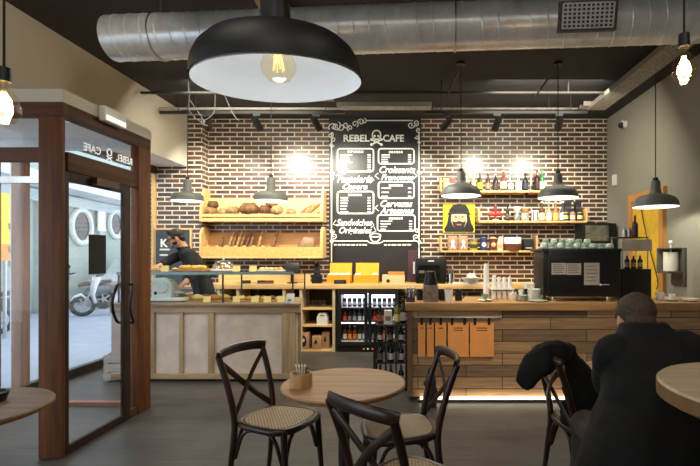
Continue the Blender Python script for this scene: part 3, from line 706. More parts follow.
for k in range(13):
    q = at(207+k*4.6, 0, 7.08)
    tag(B().ball((0,0,0), (.045,.035,.032), 12).obj('bread_roll', CRUST[2], None, (q.x, 7.10, zl0+.165-.02*(k%2))), ['pale roll behind the lower tier front panel, '+ORD[k]+' from the left' if k < 12 else 'pale roll behind the lower tier front panel, last at the right'][0], 'bread roll', 'rolls in the lower bread tier')
pk = at(306,0,7.08)
tag(B().loft([((0,0,0),(.13,0,0),(0,.03,0)), ((0,.01,.08),(.14,0,0),(0,.03,0)), ((.01,.03,.15),(.11,0,0),(0,.02,0)), ((.02,.04,.18),(.08,0,0),(0,.01,0))]).obj('bread_packet', M('clear_bag_tan', srgb(128,92,56), .5, 0, .3, 20), None, (pk.x, 7.10, zl0+.14)), 'shiny packet of pastries at the right of the lower bread tier', 'packet')

# ---- K chalkboard
kb = thing('chalkboard', 'framed chalkboard with a white letter K behind the clerk', 'chalkboard', (at(173,0,7.1).x, 7.115, 0))
ka, kz1 = bp_(153.5,228,7.1); kb1, kz0 = bp_(192,283,7.1); kx = at(173,0,7.1).x; kz0 = .95
B().box(ka-kx+.02, kb1-kx-.02, -.02, 0, kz0, kz1-.02).obj('slate', M('slate_blue', srgb(58,62,72), .5, 0, .2, 4), kb)
f = B(); a_, c_ = ka-kx, kb1-kx
f.box(a_,a_+.03,-.03,0,kz0,kz1).box(c_-.03,c_,-.03,0,kz0,kz1).box(a_+.03,c_-.03,-.03,0,kz1-.03,kz1).box(a_+.03,c_-.03,-.03,0,kz0,kz0+.03)
f.obj('frame', LIGHTWOODZ, kb)
x, z = bp_(164,243.5,7.1); text('lettering', 'K', .17, CHALK, kb, (x-kx, -.022, z), bold=.006)
b = B()
for y_, xa, xb in ((249.5,160,170),(255,160,168),(262,159,164)): q, z = bp_(xa,y_,7.1); q2, _ = bp_(xb,y_,7.1); b.box(q-kx,q2-kx,-.023,-.02,z-.012,z+.012)
b.obj('chalk_line', CHALK, kb)

# ---- wall shelves
def shelf(label, xa, xb, py, ends):
    Yf = 7.12; a_, b_ = at(xa,0,Yf).x, at(xb,0,Yf).x; zt = H+(CY-py)*Yf/F
    s = thing('wall_shelf', label, 'shelf', ((a_+b_)/2, YB-.002, zt)); hw = (b_-a_)/2
    B().box(-hw,hw,-.235,0,-.03,0).obj('board', LIGHTWOOD, s, bevel=.003)
    for k, e in zip((-1,1), ends):
        if e: B().box(k*hw-.016,k*hw+.016,-.22,0,0,e).obj('end_panel', LIGHTWOODZ, s)
    for x in (-hw*.7, hw*.7): B().box(x-.012,x+.012,-.16,0,-.05,-.03).obj('bracket', BLACKM, s)
    return zt
S1 = shelf('top pale pine bottle shelf on the brick wall', 441, 544, 190.5, (.2,0))
S2 = shelf('middle pale pine bottle shelf on the brick wall', 479, 587, 220.8, (.2,.2))
S3 = shelf('lowest pale pine shelf below the yellow poster', 441, 537, 250.5, (.22,.24))
def lab_mat(c): return M('paper_%d_%d_%d' % c, srgb(*c), .6, 0, .08, 40)
def gl_mat(c, r=.08): return M('bottleglass_%d_%d_%d' % c, srgb(*c), r, 0, .15)
def bottle(label, px, zt, hh, r, gc, lc, cc, Y=7.2, clear=False, group='bottles on the wall shelves', shape=0, name='liquor_bottle', cat='bottle', x=None, lab=(.12,.45)):
    X = at(px,0,Y).x if x is None else x
    t = thing(name, label, cat, (X, Y, zt), 0, group)
    sh = .58 if shape == 0 else (.45 if shape == 1 else .66)
    pr = [(0,0),(r*.95,0),(r,hh*.02),(r,hh*sh),(r*.85,hh*(sh+.07)),(r*.40,hh*(sh+.17)),(r*.33,hh*.93),(r*.36,hh*.94),(r*.36,hh*.97),(0,hh*.97)]
    B().lathe(pr, 16).obj('bottle_body', glass('clear_bottle', (.93,.95,.93), .5) if clear else gl_mat(gc), t)
    if lc: B().lathe([(r*1.02,hh*lab[0]),(r*1.02,hh*lab[1])], 16).obj('paper_label', lab_mat(lc), t)
    B().cyl((0,0,hh*.93), (0,0,hh), r*.42, n=12).obj('cap', lab_mat(cc), t)
    return t
for a in ((480,.29,.042,(60,60,30),(230,196,40),(30,30,30),'dark bottle with yellow label nearest the left bar lamp, top shelf'),
          (488,.28,.040,(70,44,34),(170,120,96),(24,22,22),'brown bottle with tan label second from the lamp, top shelf'),
          (495.5,.27,.042,(40,30,28),(60,50,46),(236,232,226),'dark bottle with white cap, top shelf'),
          (503.5,.33,.050,(110,60,46),(236,220,200),(226,200,150),'stout red-brown bottle with white label, top shelf'),
          (518.5,.22,.048,(200,196,206),(226,220,232),(190,186,190),'short pale bottle with lilac label, top shelf'),
          (525.3,.28,.044,(28,28,34),(44,46,60),(20,20,22),'black square-shouldered bottle, top shelf'),
          (537,.33,.044,(64,24,28),(40,26,26),(90,30,36),'dark red wine-like bottle left of the green one, top shelf'),
          (542,.33,.040,(44,110,56),(236,232,226),(70,170,80),'green bottle partly behind the right bar lamp, top shelf')):
    bottle(a[6], a[0], S1, a[1], a[2], a[3], a[4], a[5])
bottle('clear bottle with pale cap in the middle of the top shelf', 511, S1, .27, .042, (200,200,200), (220,214,204), (200,190,170), clear=True)
bottle('tall clear bottle between the black and dark red bottles, top shelf', 531, S1, .36, .040, (200,200,200), None, (216,216,212), clear=True)
bottle('small pale bottle just right of the left bar lamp, top shelf', 473.5, S1, .26, .038, (190,170,120), (210,200,190), (180,160,90))
for px, c, lab in ((446.5,(196,160,110),'tan packet at the left end of the top shelf'), (452,(160,70,60),'red packet behind the left bar lamp, top shelf')):
    t = thing('snack_packet', lab, 'packet', (at(px,0,7.22).x, 7.22, S1))
    B().loft([((0,0,0),(.055,0,0),(0,.03,0)), ((0,0,.10),(.06,0,0),(0,.035,0)), ((0,0,.19),(.055,0,0),(0,.006,0)), ((0,0,.21),(.055,0,0),(0,.004,0))]).obj('packet_body', lab_mat(c), t)
    B().box(-.035,.035,-.037,-.033,.05,.12).obj('paper_label', PAPERW, t)
# middle shelf
t = thing('red_ornament', 'red bow-like ornament at the left of the middle shelf', 'ornament', (at(495.5,0,7.2).x, 7.2, S2))
RED = M('ornament_red', srgb(160,46,40), .4, 0, .1)
B().cyl((0,0,0), (0,0,.03), .05).obj('base', lab_mat((200,190,180)), t)
B().tube([(0,0,.03),(0,0,.24)], [.02,.03], 8).obj('stem', RED, t)
for s in (-1, 1): B().loft([((0,0,.10),(0,0,.02),(0,.02,0)), ((s*.055,0,.12),(0,0,.04),(0,.03,0)), ((s*.10,0,.105),(0,0,.035),(0,.02,0)), ((s*.125,0,.10),(0,0,.01),(0,.008,0))]).obj('bow_wing', RED, t)
B().ball((0,0,.21), (.03,.025,.035), 12).obj('knot', RED, t)
bottle('slim dark bottle right of the red ornament, middle shelf', 507.5, S2, .26, .03, (40,36,34), (90,84,78), (30,28,28))
t = thing('cocktail_shaker', 'clear shaker with white funnel top on the middle shelf', 'shaker', (at(517,0,7.2).x, 7.2, S2))
B().lathe([(0,0),(.05,0),(.055,.09),(.03,.14),(0,.14)], 16).obj('shaker_body', M('shaker_grey', srgb(150,150,146), .15, .5, .1), t); B().lathe([(0,.14),(.03,.14),(.07,.21),(.07,.225),(0,.225)], 16).obj('funnel', WHITE, t)
t = thing('glass_jar', 'round jar with brown lid beside the shaker, middle shelf', 'jar', (at(525,0,7.2).x, 7.2, S2))
B().lathe([(0,0),(.055,0),(.065,.04),(.06,.12),(.045,.14),(0,.14)], 16).obj('jar_body', M('jar_grey', srgb(120,112,104), .12, 0, .5, 30, c2=srgb(216,210,200)), t); B().cyl((0,0,.14), (0,0,.20), .06).obj('lid', lab_mat((150,104,60)), t)
t = thing('striped_bottle', 'white square bottle with black stripes on the middle shelf', 'bottle', (at(534.7,0,7.2).x, 7.2, S2))
B().box(-.05,.05,-.035,.035,0,.17).obj('bottle_body', WHITE, t, bevel=.01)
for x in (-.03, .03): B().box(x-.008,x+.008,-.038,-.034,.01,.16).obj('stripe', MATTEB, t)
B().cyl((0,0,.17), (0,0,.20), .025).obj('cap', lab_mat((40,40,40)), t)
for k, (px, gc, lc) in enumerate(((542,(90,60,40),(226,206,170)), (548.7,(150,150,120),(216,226,200)), (555.6,(176,110,60),(226,180,110)), (562.6,(60,60,70),(232,236,236)))):
    bottle(['brown bottle with cream label','greenish bottle with pale green label','amber bottle with orange label','dark bottle with white label'][k]+' and white cap, right half of the middle shelf', px, S2, .31, .046, gc, lc, (236,234,230), shape=1, lab=(.06,.42))
for k, px in enumerate((567.6, 577.6)):
    t = thing('bottle_carton', ['black bottle carton left of the rightmost one','rightmost tall black bottle carton'][k]+' on the middle shelf', 'carton', (at(px,0,7.25).x, 7.25, S2), 0, 'black bottle cartons')
    B().box(-.045,.045,-.045,.045,0,.32).obj('carton_body', M('carton_black', srgb(34,34,38), .5), t); B().box(-.046,.046,-.047,-.044,.20,.23).obj('carton_band', lab_mat((70,74,84)), t)
for k, (px, c) in enumerate(((565.5,(46,52,58)), (572.5,(150,120,170)), (580,(34,36,60)))):
    t = thing('small_tin', ['dark small tin','lilac small tin','navy small tin'][k]+' in front of the black cartons', 'tin', (at(px,0,7.17).x, 7.165, S2), 0, 'small tins in front of the cartons')
    B().cyl((0,0,0), (0,0,.12), .042).obj('tin_body', lab_mat(c), t); B().lathe([(.043,.03),(.043,.09)], 16).obj('paper_label', lab_mat((220,206,150)), t); B().cyl((0,0,.12), (0,0,.135), .043).obj('lid', lab_mat((196,170,80)), t)
# lowest shelf
for k, px in enumerate((452.5, 463)):
    t = thing('coffee_bag', ['left','right'][k]+' brown packet with white figure on the lowest shelf', 'packet', (at(px,0,7.2).x, 7.2, S3), 0, 'brown coffee packets')
    B().loft([((0,0,0),(.075,0,0),(0,.04,0)), ((0,0,.12),(.08,0,0),(0,.045,0)), ((0,0,.21),(.072,0,0),(0,.012,0)), ((0,0,.235),(.072,0,0),(0,.005,0))], 16).obj('packet_body', lab_mat((176,136,104)), t)
    pb = B().prism([(-.04,.03),(-.015,.10),(-.035,.13),(0,.18),(.035,.13),(.015,.10),(.045,.03),(.015,.03),(0,.07),(-.015,.03)], 'y', -.062, -.048); pb.obj('white_figure', WHITE, t)
t = thing('preserve_jar', 'green-yellow jar with cloth top on the lowest shelf', 'jar', (at(473.5,0,7.2).x, 7.2, S3))
B().lathe([(0,0),(.06,0),(.062,.13),(.045,.16),(0,.16)], 16).obj('jar_body', lab_mat((176,150,50)), t); B().cyl((0,0,.15), (0,0,.19), .065, .05).obj('cloth_top', lab_mat((130,110,70)), t); B().lathe([(.064,.04),(.064,.10)], 16).obj('paper_label', lab_mat((60,70,40)), t)
for px, c, l2, lab in ((483.5,(44,54,96),(206,206,216),'blue tin with pale round badge on the lowest shelf'), (493,(110,36,34),(216,180,120),'dark red tin with domed lid on the lowest shelf')):
    t = thing('coffee_tin', lab, 'tin', (at(px,0,7.2).x, 7.2, S3)); B().cyl((0,0,0), (0,0,.19), .055).obj('tin_body', lab_mat(c), t); B().ball((0,-.052,.09), (.038,.008,.04), 12).obj('badge', lab_mat(l2), t); B().lathe([(0,.19),(.056,.19),(.05,.205),(0,.22)], 16).obj('lid', lab_mat(l2 if c[0] > 60 else (70,76,110)), t)
t = thing('paper_packet', 'cream packet leaning beside the basket on the lowest shelf', 'packet', (at(500,0,7.2).x, 7.2, S3)); B().loft([((0,0,0),(.05,0,0),(0,.03,0)), ((0,0,.12),(.05,0,0),(0,.03,0)), ((.02,0,.22),(.035,0,0),(0,.006,0))]).obj('packet_body', lab_mat((216,196,160)), t)
B().box(-.03,.03,-.034,-.028,.05,.10).obj('paper_label', lab_mat((190,160,110)), t)
t = thing('wicker_basket', 'brown basket holding a white bag on the lowest shelf', 'basket', (at(512.5,0,7.2).x, 7.2, S3))
B().lathe([(0,0),(.12,0),(.15,.10),(.14,.105),(.115,.02),(0,.02)], 20).obj('basket_body', M('wicker_red', srgb(120,70,50), .7, 0, .4, 60, .4), t)
tag(B().loft([((0,0,.0),(.10,0,0),(0,.07,0)), ((0,0,.06),(.13,0,0),(0,.08,0)), ((0,0,.14),(.14,0,0),(0,.07,0)), ((0,0,.19),(.13,0,0),(0,.02,0))]).obj('plastic_bag', M('bag_white', srgb(222,218,212), .4, 0, .15, 20), None, (at(512.5,0,7.2).x, 7.2, S3+.022)), 'white bag sitting in the brown basket', 'bag')
t = thing('black_box', 'black box at the right end of the lowest shelf', 'box', (at(527.5,0,7.2).x, 7.2, S3)); B().box(-.075,.075,-.08,.08,0,.18).obj('box_body', MATTEB, t, bevel=.004); B().box(-.05,.05,-.082,-.08,.03,.05).obj('paper_label', lab_mat((180,170,150)), t)

# ---- yellow portrait poster (generic)
t = thing('portrait_poster', 'yellow pop-art poster of a bearded man in a black hat', 'poster', (at(459,0,7.33).x, YB-.004, at(0,218,7.33).z))
q = 7.33/F
B().box(-16*q,16*q,-.02,0,-14.5*q,14.5*q).obj('poster_panel', M('poster_yellow', srgb(232,206,40), .6, 0, .03), t)
def flat(name, pts, c, d): B().prism([(x*q, z*q) for x, z in pts], 'y', -.02-d, -.0195).obj(name, M('poster_'+name, srgb(*c), .6, 0, .04), t)
flat('dark_hair', [(-10,5),(-12,-6),(-15,-11),(-14,-14),(14,-14),(15,-11),(12,-5),(10,5)], (30,28,30), .002)
flat('face', [(-7.5,4),(-8,-3),(-5,-10),(0,-12.5),(5,-10),(8,-3),(7.5,4)], (226,190,150), .004)
flat('hat_crown', [(-9,4),(-10,8),(-6,13),(0,14),(7,13),(10,8),(9,4)], (26,24,26), .006)
flat('hat_brim', [(-12,3),(-10,6.5),(10,6.5),(12,3),(0,4.5)], (40,38,38), .008)
flat('beard', [(-7,-3),(-4,-4),(0,-3),(4,-4),(7,-3),(5,-10),(0,-13),(-5,-10)], (44,32,28), .007)
flat('mouth', [(-2.5,-6),(2.5,-6),(2,-7.4),(-2,-7.4)], (190,110,96), .009)
flat('nose', [(-.8,2),(.8,2),(1.8,-2),(-1.8,-2)], (196,150,112), .007)
for s in (-1, 1): flat('eye', [(s*4.6,1.8),(s*2,1.4),(s*2,.2),(s*4.6,.4)], (30,26,26), .007)
# ================================================================== BACK COUNTER (behind the bar)
YC = 6.8; ZC = 1.017
wt = tag(B().box(-3.1, XR-.002, YC, YB-.003, ZC-.075, ZC).obj('worktop', COUNTERWOOD if False else LIGHTWOOD, None, bevel=.004), 'long pale wood worktop along the back wall', 'worktop')
su = thing('open_shelf_unit', 'open pale wood shelf unit under the back worktop, left of the fridge', 'shelf unit', (-2.1, YC+.02, 0)); ox = -2.1
def sx(px): return at(px,0,YC).x-ox
zt_ = ZC-.078
for px in (218, 237, 283.5, 300.5, 333.5): B().box(sx(px)-.02, sx(px)+.02, 0, .5, 0, zt_).obj('upright', wood('cream_upright', srgb(206,186,146), .5, 2, .15), su)
DARKBACK = M('shelf_dark_back', srgb(58,44,36), .7)
B().box(sx(218), sx(335), .48, .5, 0, zt_).obj('back_panel', DARKBACK, su)
for z in (.655, .40, .03):
    B().box(sx(218)+.02, sx(333.5)-.02, .01, .48, z-.028, z).obj('shelf', LIGHTWOOD, su)
# backsplash behind the pastry display
tag(B().box(-3.05, -1.62, YC+.30, YC+.325, ZC, ZC+.13).obj('wooden_backsplash', LIGHTWOOD), 'pale wooden ledge board at the back of the worktop behind the pastry display', 'ledge')
GLS = glass('tumbler_glass', (.9,.93,.92), .6)
def tumbler(label, loc, group, h=.10, r=.032):
    o = B().lathe([(r*.8,0),(r,h),(r*.93,h),(r*.74,.008),(0,.008),(0,0)], 14).obj('drinking_glass', GLS, None, loc); return tag(o, label, 'glass', group)
for k in range(6):
    tumbler(ORD[k]+' upturned glass from the left on the top shelf beside the fridge', (at(306+k*3.6,0,6.95).x, 6.95, .655), 'glasses on the shelf beside the fridge', .105, .026)
def kraft(label, px, hh, ww, zt, y, mark):
    t = thing('kraft_box', label, 'box', (at(px,0,y).x, y+.0, zt), 0, 'kraft boxes beside the fridge')
    B().box(-ww/2, ww/2, 0, .16, 0, hh).obj('box_body', M('kraft', srgb(178,134,92), .8, 0, .12), t, bevel=.003)
    if mark == 0: B().ball((0,-.002,hh*.5), (ww*.30,.004,hh*.34), 14).obj('dark_emblem', MATTEB, t); B().ball((0,-.004,hh*.55), (ww*.14,.004,hh*.12), 12).obj('pale_emblem', lab_mat((206,186,150)), t)
    else: B().prism([(-ww*.3,hh*.45),(-ww*.05,hh*.8),(ww*.12,hh*.45)], 'y', -.004, .001).obj('dark_emblem', MATTEB, t)
kraft('brown box with a dark round emblem on the bottom shelf beside the fridge', 303.5, .25, .155, .03, 6.84, 0)
kraft('brown box with a dark triangle mark at bottom of the shelf unit', 316.5, .20, .135, .03, 6.84, 1)
kraft('brown box behind and right of the triangle-marked box', 325.5, .25, .11, .03, 6.90, 1)
t = thing('white_carton', 'small white carton with a handle slot on the middle shelf beside the fridge', 'carton', (at(322,0,6.85).x, 6.85, .40))
B().prism([(-.08,0),(.08,0),(.08,.11),(.05,.17),(-.05,.17),(-.08,.11)], 'y', 0, .14).obj('carton_body', PAPERW, t); B().box(-.03,.03,-.003,.001,.13,.145).obj('handle_slot', MATTEB, t)
# things seen through the display glass on the worktop and shelves
for k, (px, y, z, c, w_, h_, lab) in enumerate(((246,6.9,.655,(120,84,60),.09,.12,'dark brown jar seen through the display glass'), (262,6.92,.655,(44,36,34),.16,.16,'black pot on the shelf seen through the display glass'), (275,6.9,.655,(196,140,84),.10,.14,'tan bread tin seen through the display glass'))):
    t = thing('storage_jar', lab, 'jar', (at(px,0,y).x, y, z)); B().lathe([(0,0),(w_*.5,0),(w_*.55,h_*.5),(w_*.45,h_),(0,h_)], 18).obj('jar_body', lab_mat(c), t); B().cyl((0,0,h_), (0,0,h_+.015), w_*.3).obj('lid', lab_mat((60,52,46)), t)
for k, (px, c) in enumerate(((247,(50,36,30)), (262,(36,32,36)), (270,(120,50,40)))):
    t = thing('kitchen_tool', ['small dark box lying on the worktop behind the display','black knife-like tool lying on the worktop','dark red handled tool lying on the worktop'][k], 'tool', (at(px,0,6.9).x, 6.88, ZC))
    B().boxc((0,0,.025), (.12,.04,.05), (0,0,.2)).obj('handle', lab_mat(c), t); B().boxc((-.09,0,.015), (.14,.03,.01), (0,0,.2)).obj('blade', STEEL, t)

# ---- fridge
fx0, fx1 = at(337.5,0,YC).x, at(398.5,0,YC).x
fw = fx1-fx0; fr = thing('bar_fridge', 'black two-door glass bar fridge under the back worktop', 'fridge', ((fx0+fx1)/2, YC+.01, 0))
b = B(); hw = fw/2; FD = .48; FH = .93
b.box(-hw,-hw+.03,0,FD,.0,FH).box(hw-.03,hw,0,FD,0,FH).box(-hw+.03,hw-.03,0,FD,FH-.05,FH).box(-hw+.03,hw-.03,0,FD,0,.13).box(-hw+.03,hw-.03,FD-.03,FD,.13,FH-.05)
b.obj('fridge_body', BLACKP, fr)
B().box(-hw+.03,hw-.03,FD-.045,FD-.031,.68,.86).obj('lit_back_panel', emis('fridge_light', (.86,.9,1), 3.2), fr)
B().box(-hw+.03,hw-.03,.05,.07,FH-.075,FH-.055).obj('light_tube', emis('fridge_tube', (.9,.93,1), 6), fr)
for z in (.665, .43, .15): B().box(-hw+.03,hw-.03,.05,FD-.05,z-.012,z).obj('shelf', M('shelf_wire_white', srgb(226,228,236), .4, .2), fr)
for z in (.43,): B().box(-hw+.03,hw-.03,.045,.05,z-.014,z+.002).obj('shelf_light', emis('shelf_edge_glow', (.95,.97,1), 2.5), fr)
for k, s in enumerate((-1, 1)):
    d_ = B(); xa, xb = (-hw+.005, -.004) if s < 0 else (.004, hw-.005)
    d_.box(xa,xa+.05,-.03,0,.10,FH-.01).box(xb-.05,xb,-.03,0,.10,FH-.01).box(xa+.05,xb-.05,-.03,0,.10,.15).box(xa+.05,xb-.05,-.03,0,FH-.07,FH-.01)
    do = d_.obj('door', BLACKM, fr); B().box(xa+.05,xb-.05,-.018,-.012,.15,FH-.07).obj('pane', PANE, do)
    B().box((xb-.03) if s < 0 else xa+.01, (xb-.01) if s < 0 else xa+.03, -.05,-.03,.4,.7).obj('handle', BLACKP, do)
for k, (x, c) in enumerate(((-.06,(220,60,50)), (.0,(80,200,120)), (.07,(230,60,60)))): B().cyl((x,-.031,.05), (x,-.026,.05), .012, n=10).obj('indicator_light', emis('indicator_%d' % k, srgb(*c), 2), fr)
B().box(-.1,.11,-.027,0,.03,.075).obj('control_panel', BLACKM, fr)
FX = (fx0+fx1)/2
def fbottle(x, z, hh, r, gc, lc, cc, label, group, y=.14): bottle(label, 0, z, hh, r, gc, lc, cc, Y=YC+.01+y, x=FX+x, group=group, name='fridge_bottle', shape=0)
for s in (0, 1):
    xs = [(-hw+.085+.076*i) if s == 0 else (.085+.076*i) for i in range(5)]
    side = ('left','right')[s]
    for i, x in enumerate(xs):
        t = thing('drink_can', ORD[i]+' dark can from the left on the lit top shelf behind the %s fridge door' % side, 'can', (FX+x, YC+.15, .665), 0, 'cans on the top fridge shelf')
        B().lathe([(0,0),(.024,0),(.030,.012),(.030,.115),(.024,.128),(0,.128)], 14).obj('can_body', lab_mat((54,58,78)), t)
        B().lathe([(.0305,.03),(.0305,.075)], 14).obj('paper_label', lab_mat((214,218,230)), t)
        c = [((110,24,28),(200,60,56),(190,40,40)), ((60,40,30),(120,110,110),(60,60,60)), ((50,50,54),(150,150,156),(90,90,96)), ((70,70,74),(190,190,196),(120,120,130)), ((90,94,100),(216,220,226),(160,160,170))][i]
        fbottle(x, .43, .20, .029, c[0], c[1], c[2], ORD[i]+' bottle from the left on the middle shelf behind the %s fridge door' % side, 'bottles on the middle fridge shelf')
        c = [((96,40,24),(226,214,196),(40,40,40)), ((120,60,20),(236,150,40),(236,230,220)), ((130,70,30),(226,110,40),(230,226,220)), ((60,50,40),(206,200,190),(60,60,60)), ((90,90,84),(220,220,214),(120,120,120))][i]
        fbottle(x, .15, .22, .030, c[0], c[1], c[2], ORD[i]+' bottle from the left on the bottom shelf behind the %s fridge door' % side, 'bottles on the bottom fridge shelf')

# ---- on the back worktop
YEL = M('pastry_box_yellow', srgb(232,160,36), .6, 0, .05)
for k, (xa, xb) in enumerate(((328,351), (354.5,378.5))):
    a_, c_ = at(xa,0,6.95).x, at(xb,0,6.95).x; w_ = c_-a_
    t = thing('pastry_box', ['left','right'][k]+' yellow box with its lid standing open on the worktop', 'box', ((a_+c_)/2, 6.85, ZC), 0, 'open yellow boxes')
    B().box(-w_/2,w_/2,0,.22,0,.13).obj('box_base', YEL, t); B().boxc((0,.235,.20), (w_*.98,.012,.22), (rad(-8),0,0)).obj('lid', YEL, t)
    pp = B()
    for j in range(4 if k == 0 else 3):
        if k == 1 and j == 1: continue
        pp.ball((-w_*.36+j*w_*(.24 if k == 0 else .36),.10,.135), (w_*.13,.08,.025), 12)
    pp.obj('tissue_paper', PAPERW, t)
t = thing('small_gadget', 'small black box lying in front of the left yellow box', 'gadget', (at(340,0,6.82).x, 6.81, ZC)); B().box(-.09,.09,0,.035,0,.06).obj('body', BLACKP, t, bevel=.006); B().box(-.06,.06,-.003,0,.02,.045).obj('screen', lab_mat((60,64,62)), t)
t = thing('wooden_box', 'cream wooden box with an orange lid on the worktop', 'box', (at(393.5,0,6.9).x, 6.87, ZC))
B().box(-.17,.17,0,.20,0,.13).obj('box_body', lab_mat((222,190,140)), t, bevel=.004); B().box(-.08,.16,.0,.20,.13,.175).obj('lid', lab_mat((226,140,60)), t); B().cyl((-.08,-.003,.04), (-.08,.0,.04), .028).obj('knob_hole', MATTEB, t)
t = thing('till_screen', 'black touch screen on a stand behind the pastry display', 'screen', (at(291,0,6.9).x, 6.95, ZC))
B().boxc((0,0,.23), (.22,.03,.17), (rad(-15),0,0)).obj('screen_panel', BLACKP, t, bevel=.006); B().cyl((0,.02,0), (0,.02,.2), .025).obj('stand', BLACKM, t); B().cyl((0,.02,0), (0,.02,.015), .08).obj('base', BLACKM, t)
t = thing('coffee_grinder', 'small black grinder on the worktop left of the yellow boxes', 'grinder', (at(316.5,0,6.9).x, 6.95, ZC))
B().box(-.07,.07,-.08,.08,0,.12).obj('base', BLACKP, t, bevel=.01); B().cyl((0,0,.12), (0,0,.24), .055, .04).obj('motor_body', BLACKP, t); B().cyl((0,0,.24), (0,0,.31), .03, .06).obj('hopper', DGLASS, t); B().boxc((0,-.07,.17), (.03,.07,.03)).obj('spout', BLACKM, t)
# black oven
t = thing('counter_oven', 'black countertop oven on the back worktop right of the menu board', 'oven', (at(431,0,6.85).x, 6.84, ZC))
B().box(-.235,.235,0,.40,.02,.385).obj('oven_body', BLACKP, t, bevel=.008); B().box(-.19,.13,-.012,0,.06,.27).obj('glass_door', DGLASS, t); B().box(-.19,.13,-.03,-.018,.285,.30).obj('handle', BLACKM, t)
for s in (-1, 1): B().box(s*.2-.02,s*.2+.02,.04,.36,0,.02).obj('foot', BLACKM, t)
B().box(-.045,.045,-.004,0,.335,.352).obj('white_logo', CHALK, t); B().box(-.18,-.10,-.016,-.012,.16,.20).obj('paper_label', lab_mat((110,92,76)), t)
B().box(-.27,-.24,.02,.06,.15,.33).obj('side_handle', lab_mat((200,200,196)), t)
t = thing('utensil_canister', 'chrome canister of utensils beside the black oven', 'canister', (at(451,0,6.9).x, 6.9, ZC))
B().lathe([(0,0),(.06,0),(.06,.15),(.055,.15),(.055,.01),(0,.01)], 18).obj('canister_body', CHROME, t)
for k in range(4): B().tube([(-.03+.02*k,0,.02),(-.04+.026*k,.01,.24)], .007, 6).obj('utensil', STEEL, t)
t = thing('fruit_bowl', 'white bowl heaped with white packets on the back worktop', 'bowl', (at(471,0,6.85).x, 6.86, ZC))
B().lathe([(0,0),(.06,0),(.15,.09),(.14,.09),(.055,.012),(0,.012)], 22).obj('bowl_body', CERAM, t)
random.seed(2); b = B()
for k in range(7): b.boxc((random.uniform(-.07,.07),random.uniform(-.05,.05),.07+random.uniform(0,.07)), (.07,.05,.03), (random.random(),random.random(),random.random()))
b.obj('sugar_packets', PAPERW, t)
t = thing('wooden_tray', 'flat white cutlery tray on the worktop behind the cup stacks', 'tray', (at(470,0,6.4).x, 6.845, ZC)); B().box(-.2,.25,-.03,.01,0,.02).obj('tray_base', WHITE, t); B().box(-.2,.25,-.035,-.03,0,.03).obj('tray_rim', WHITE, t)
# tall black drinks cabinet behind the espresso machine
a_, c_ = at(583,0,6.9).x, at(617,0,6.9).x
t = thing('drinks_cabinet', 'black glass-fronted cabinet rising behind the espresso machine', 'cabinet', ((a_+c_)/2, 6.9, ZC)); w_ = (c_-a_)/2; hh = at(0,223,6.9).z-ZC
B().box(-w_,w_,.02,.36,0,hh).obj('cabinet_body', BLACKP, t, bevel=.01); B().box(-w_+.03,w_*.5,-.005,.02,hh-.27,hh-.03).obj('glass_window', M('cab_window', srgb(96,98,90), .1, 0, .5, 5), t)
b = B().box(-w_,-w_+.03,-.012,.02,hh-.32,hh).box(w_*.5,w_*.62,-.012,.02,hh-.32,hh).box(-w_+.03,w_*.5,-.012,.02,hh-.03,hh).box(-w_+.03,w_*.5,-.012,.02,hh-.30,hh-.27); b.obj('window_frame', BLACKM, t)
for z in (hh-.19,): B().box(-w_+.03,w_*.5,-.008,-.004,z,z+.012).obj('shelf_line', STEEL, t)

# ================================================================== LEFT SERVICE COUNTER with glass display
LY = 5.2; lx0, lx1 = -3.48, at(300,0,LY).x; LZ = .90
lc = thing('display_counter', 'grey-beige service counter with glass pastry display on the left', 'counter', (0, LY, 0))
STONE = M('counter_panel_grey', srgb(206,188,174), .6, 0, .14, 5)
BATT = wood('counter_batten', srgb(172,146,112), .55, 2, .25, 9); BATTH = wood('counter_batten_flat', srgb(172,146,112), .55, 0, .25, 9)
XB = -1.50
def tap(e, y0, y1): return [(lx0, y0), (lx1+e, y0), (lx1+e+(XB-lx1)*(y1-y0)/.72, y1), (lx0, y1)]
B().prism(tap(-.03,.03,.72), 'z', .04, LZ-.03).obj('cabinet', STONE, lc)
B().prism(tap(-.05,.05,.70), 'z', 0, .04).obj('plinth', MATTEB, lc)
for px, w_ in ((152,.045),(180.5,.045),(210.5,.07),(288.5,.16)):
    c = at(px,0,LY).x; B().box(c-w_/2, c+w_/2, .005, .03, .09, LZ-.11).obj('batten', BATT, lc, bevel=.004)
B().box(lx0, lx1-.0, .0, .035, LZ-.11, LZ-.03).obj('rail', BATTH, lc, bevel=.004); B().box(lx0, lx1, .0, .035, .03, .09).obj('rail', BATTH, lc, bevel=.004)
B().prism([(lx1-.029,.036),(lx1,.036),(XB+.03,.72),(XB-.0,.72)], 'z', .03, LZ-.03).obj('end_panel', wood('counter_end', srgb(150,118,86), .5, 2, .2), lc)
B().prism([(lx0,-.03),(lx1+.012,-.03),(XB+.035,.74),(lx0,.74)], 'z', LZ-.03, LZ).obj('counter_top', wood('counter_top_left', srgb(150,124,100), .5, 0, .2), lc, bevel=.005)
GX1 = at(293,0,LY).x; GZ1 = 1.245
B().box(lx0+.08, GX1, .02, .028, LZ, GZ1).obj('front_glass', PANE2, lc); B().prism([(GX1-.008,.028),(GX1,.028),(GX1-.17,.62),(GX1-.178,.62)], 'z', LZ, GZ1).obj('side_glass', PANE2, lc)
B().prism([(lx0+.08,0),(GX1+.01,0),(GX1-.16,.62),(lx0+.08,.62)], 'z', GZ1, GZ1+.010).obj('glass_shelf', glass('shelf_glass', (.80,.90,.88), .8), lc)
B().box(lx0+.08, GX1+.01, -.003, .0, GZ1-.020, GZ1+.012).obj('shelf_edge', M('glass_edge_green', srgb(120,150,146), .2), lc)
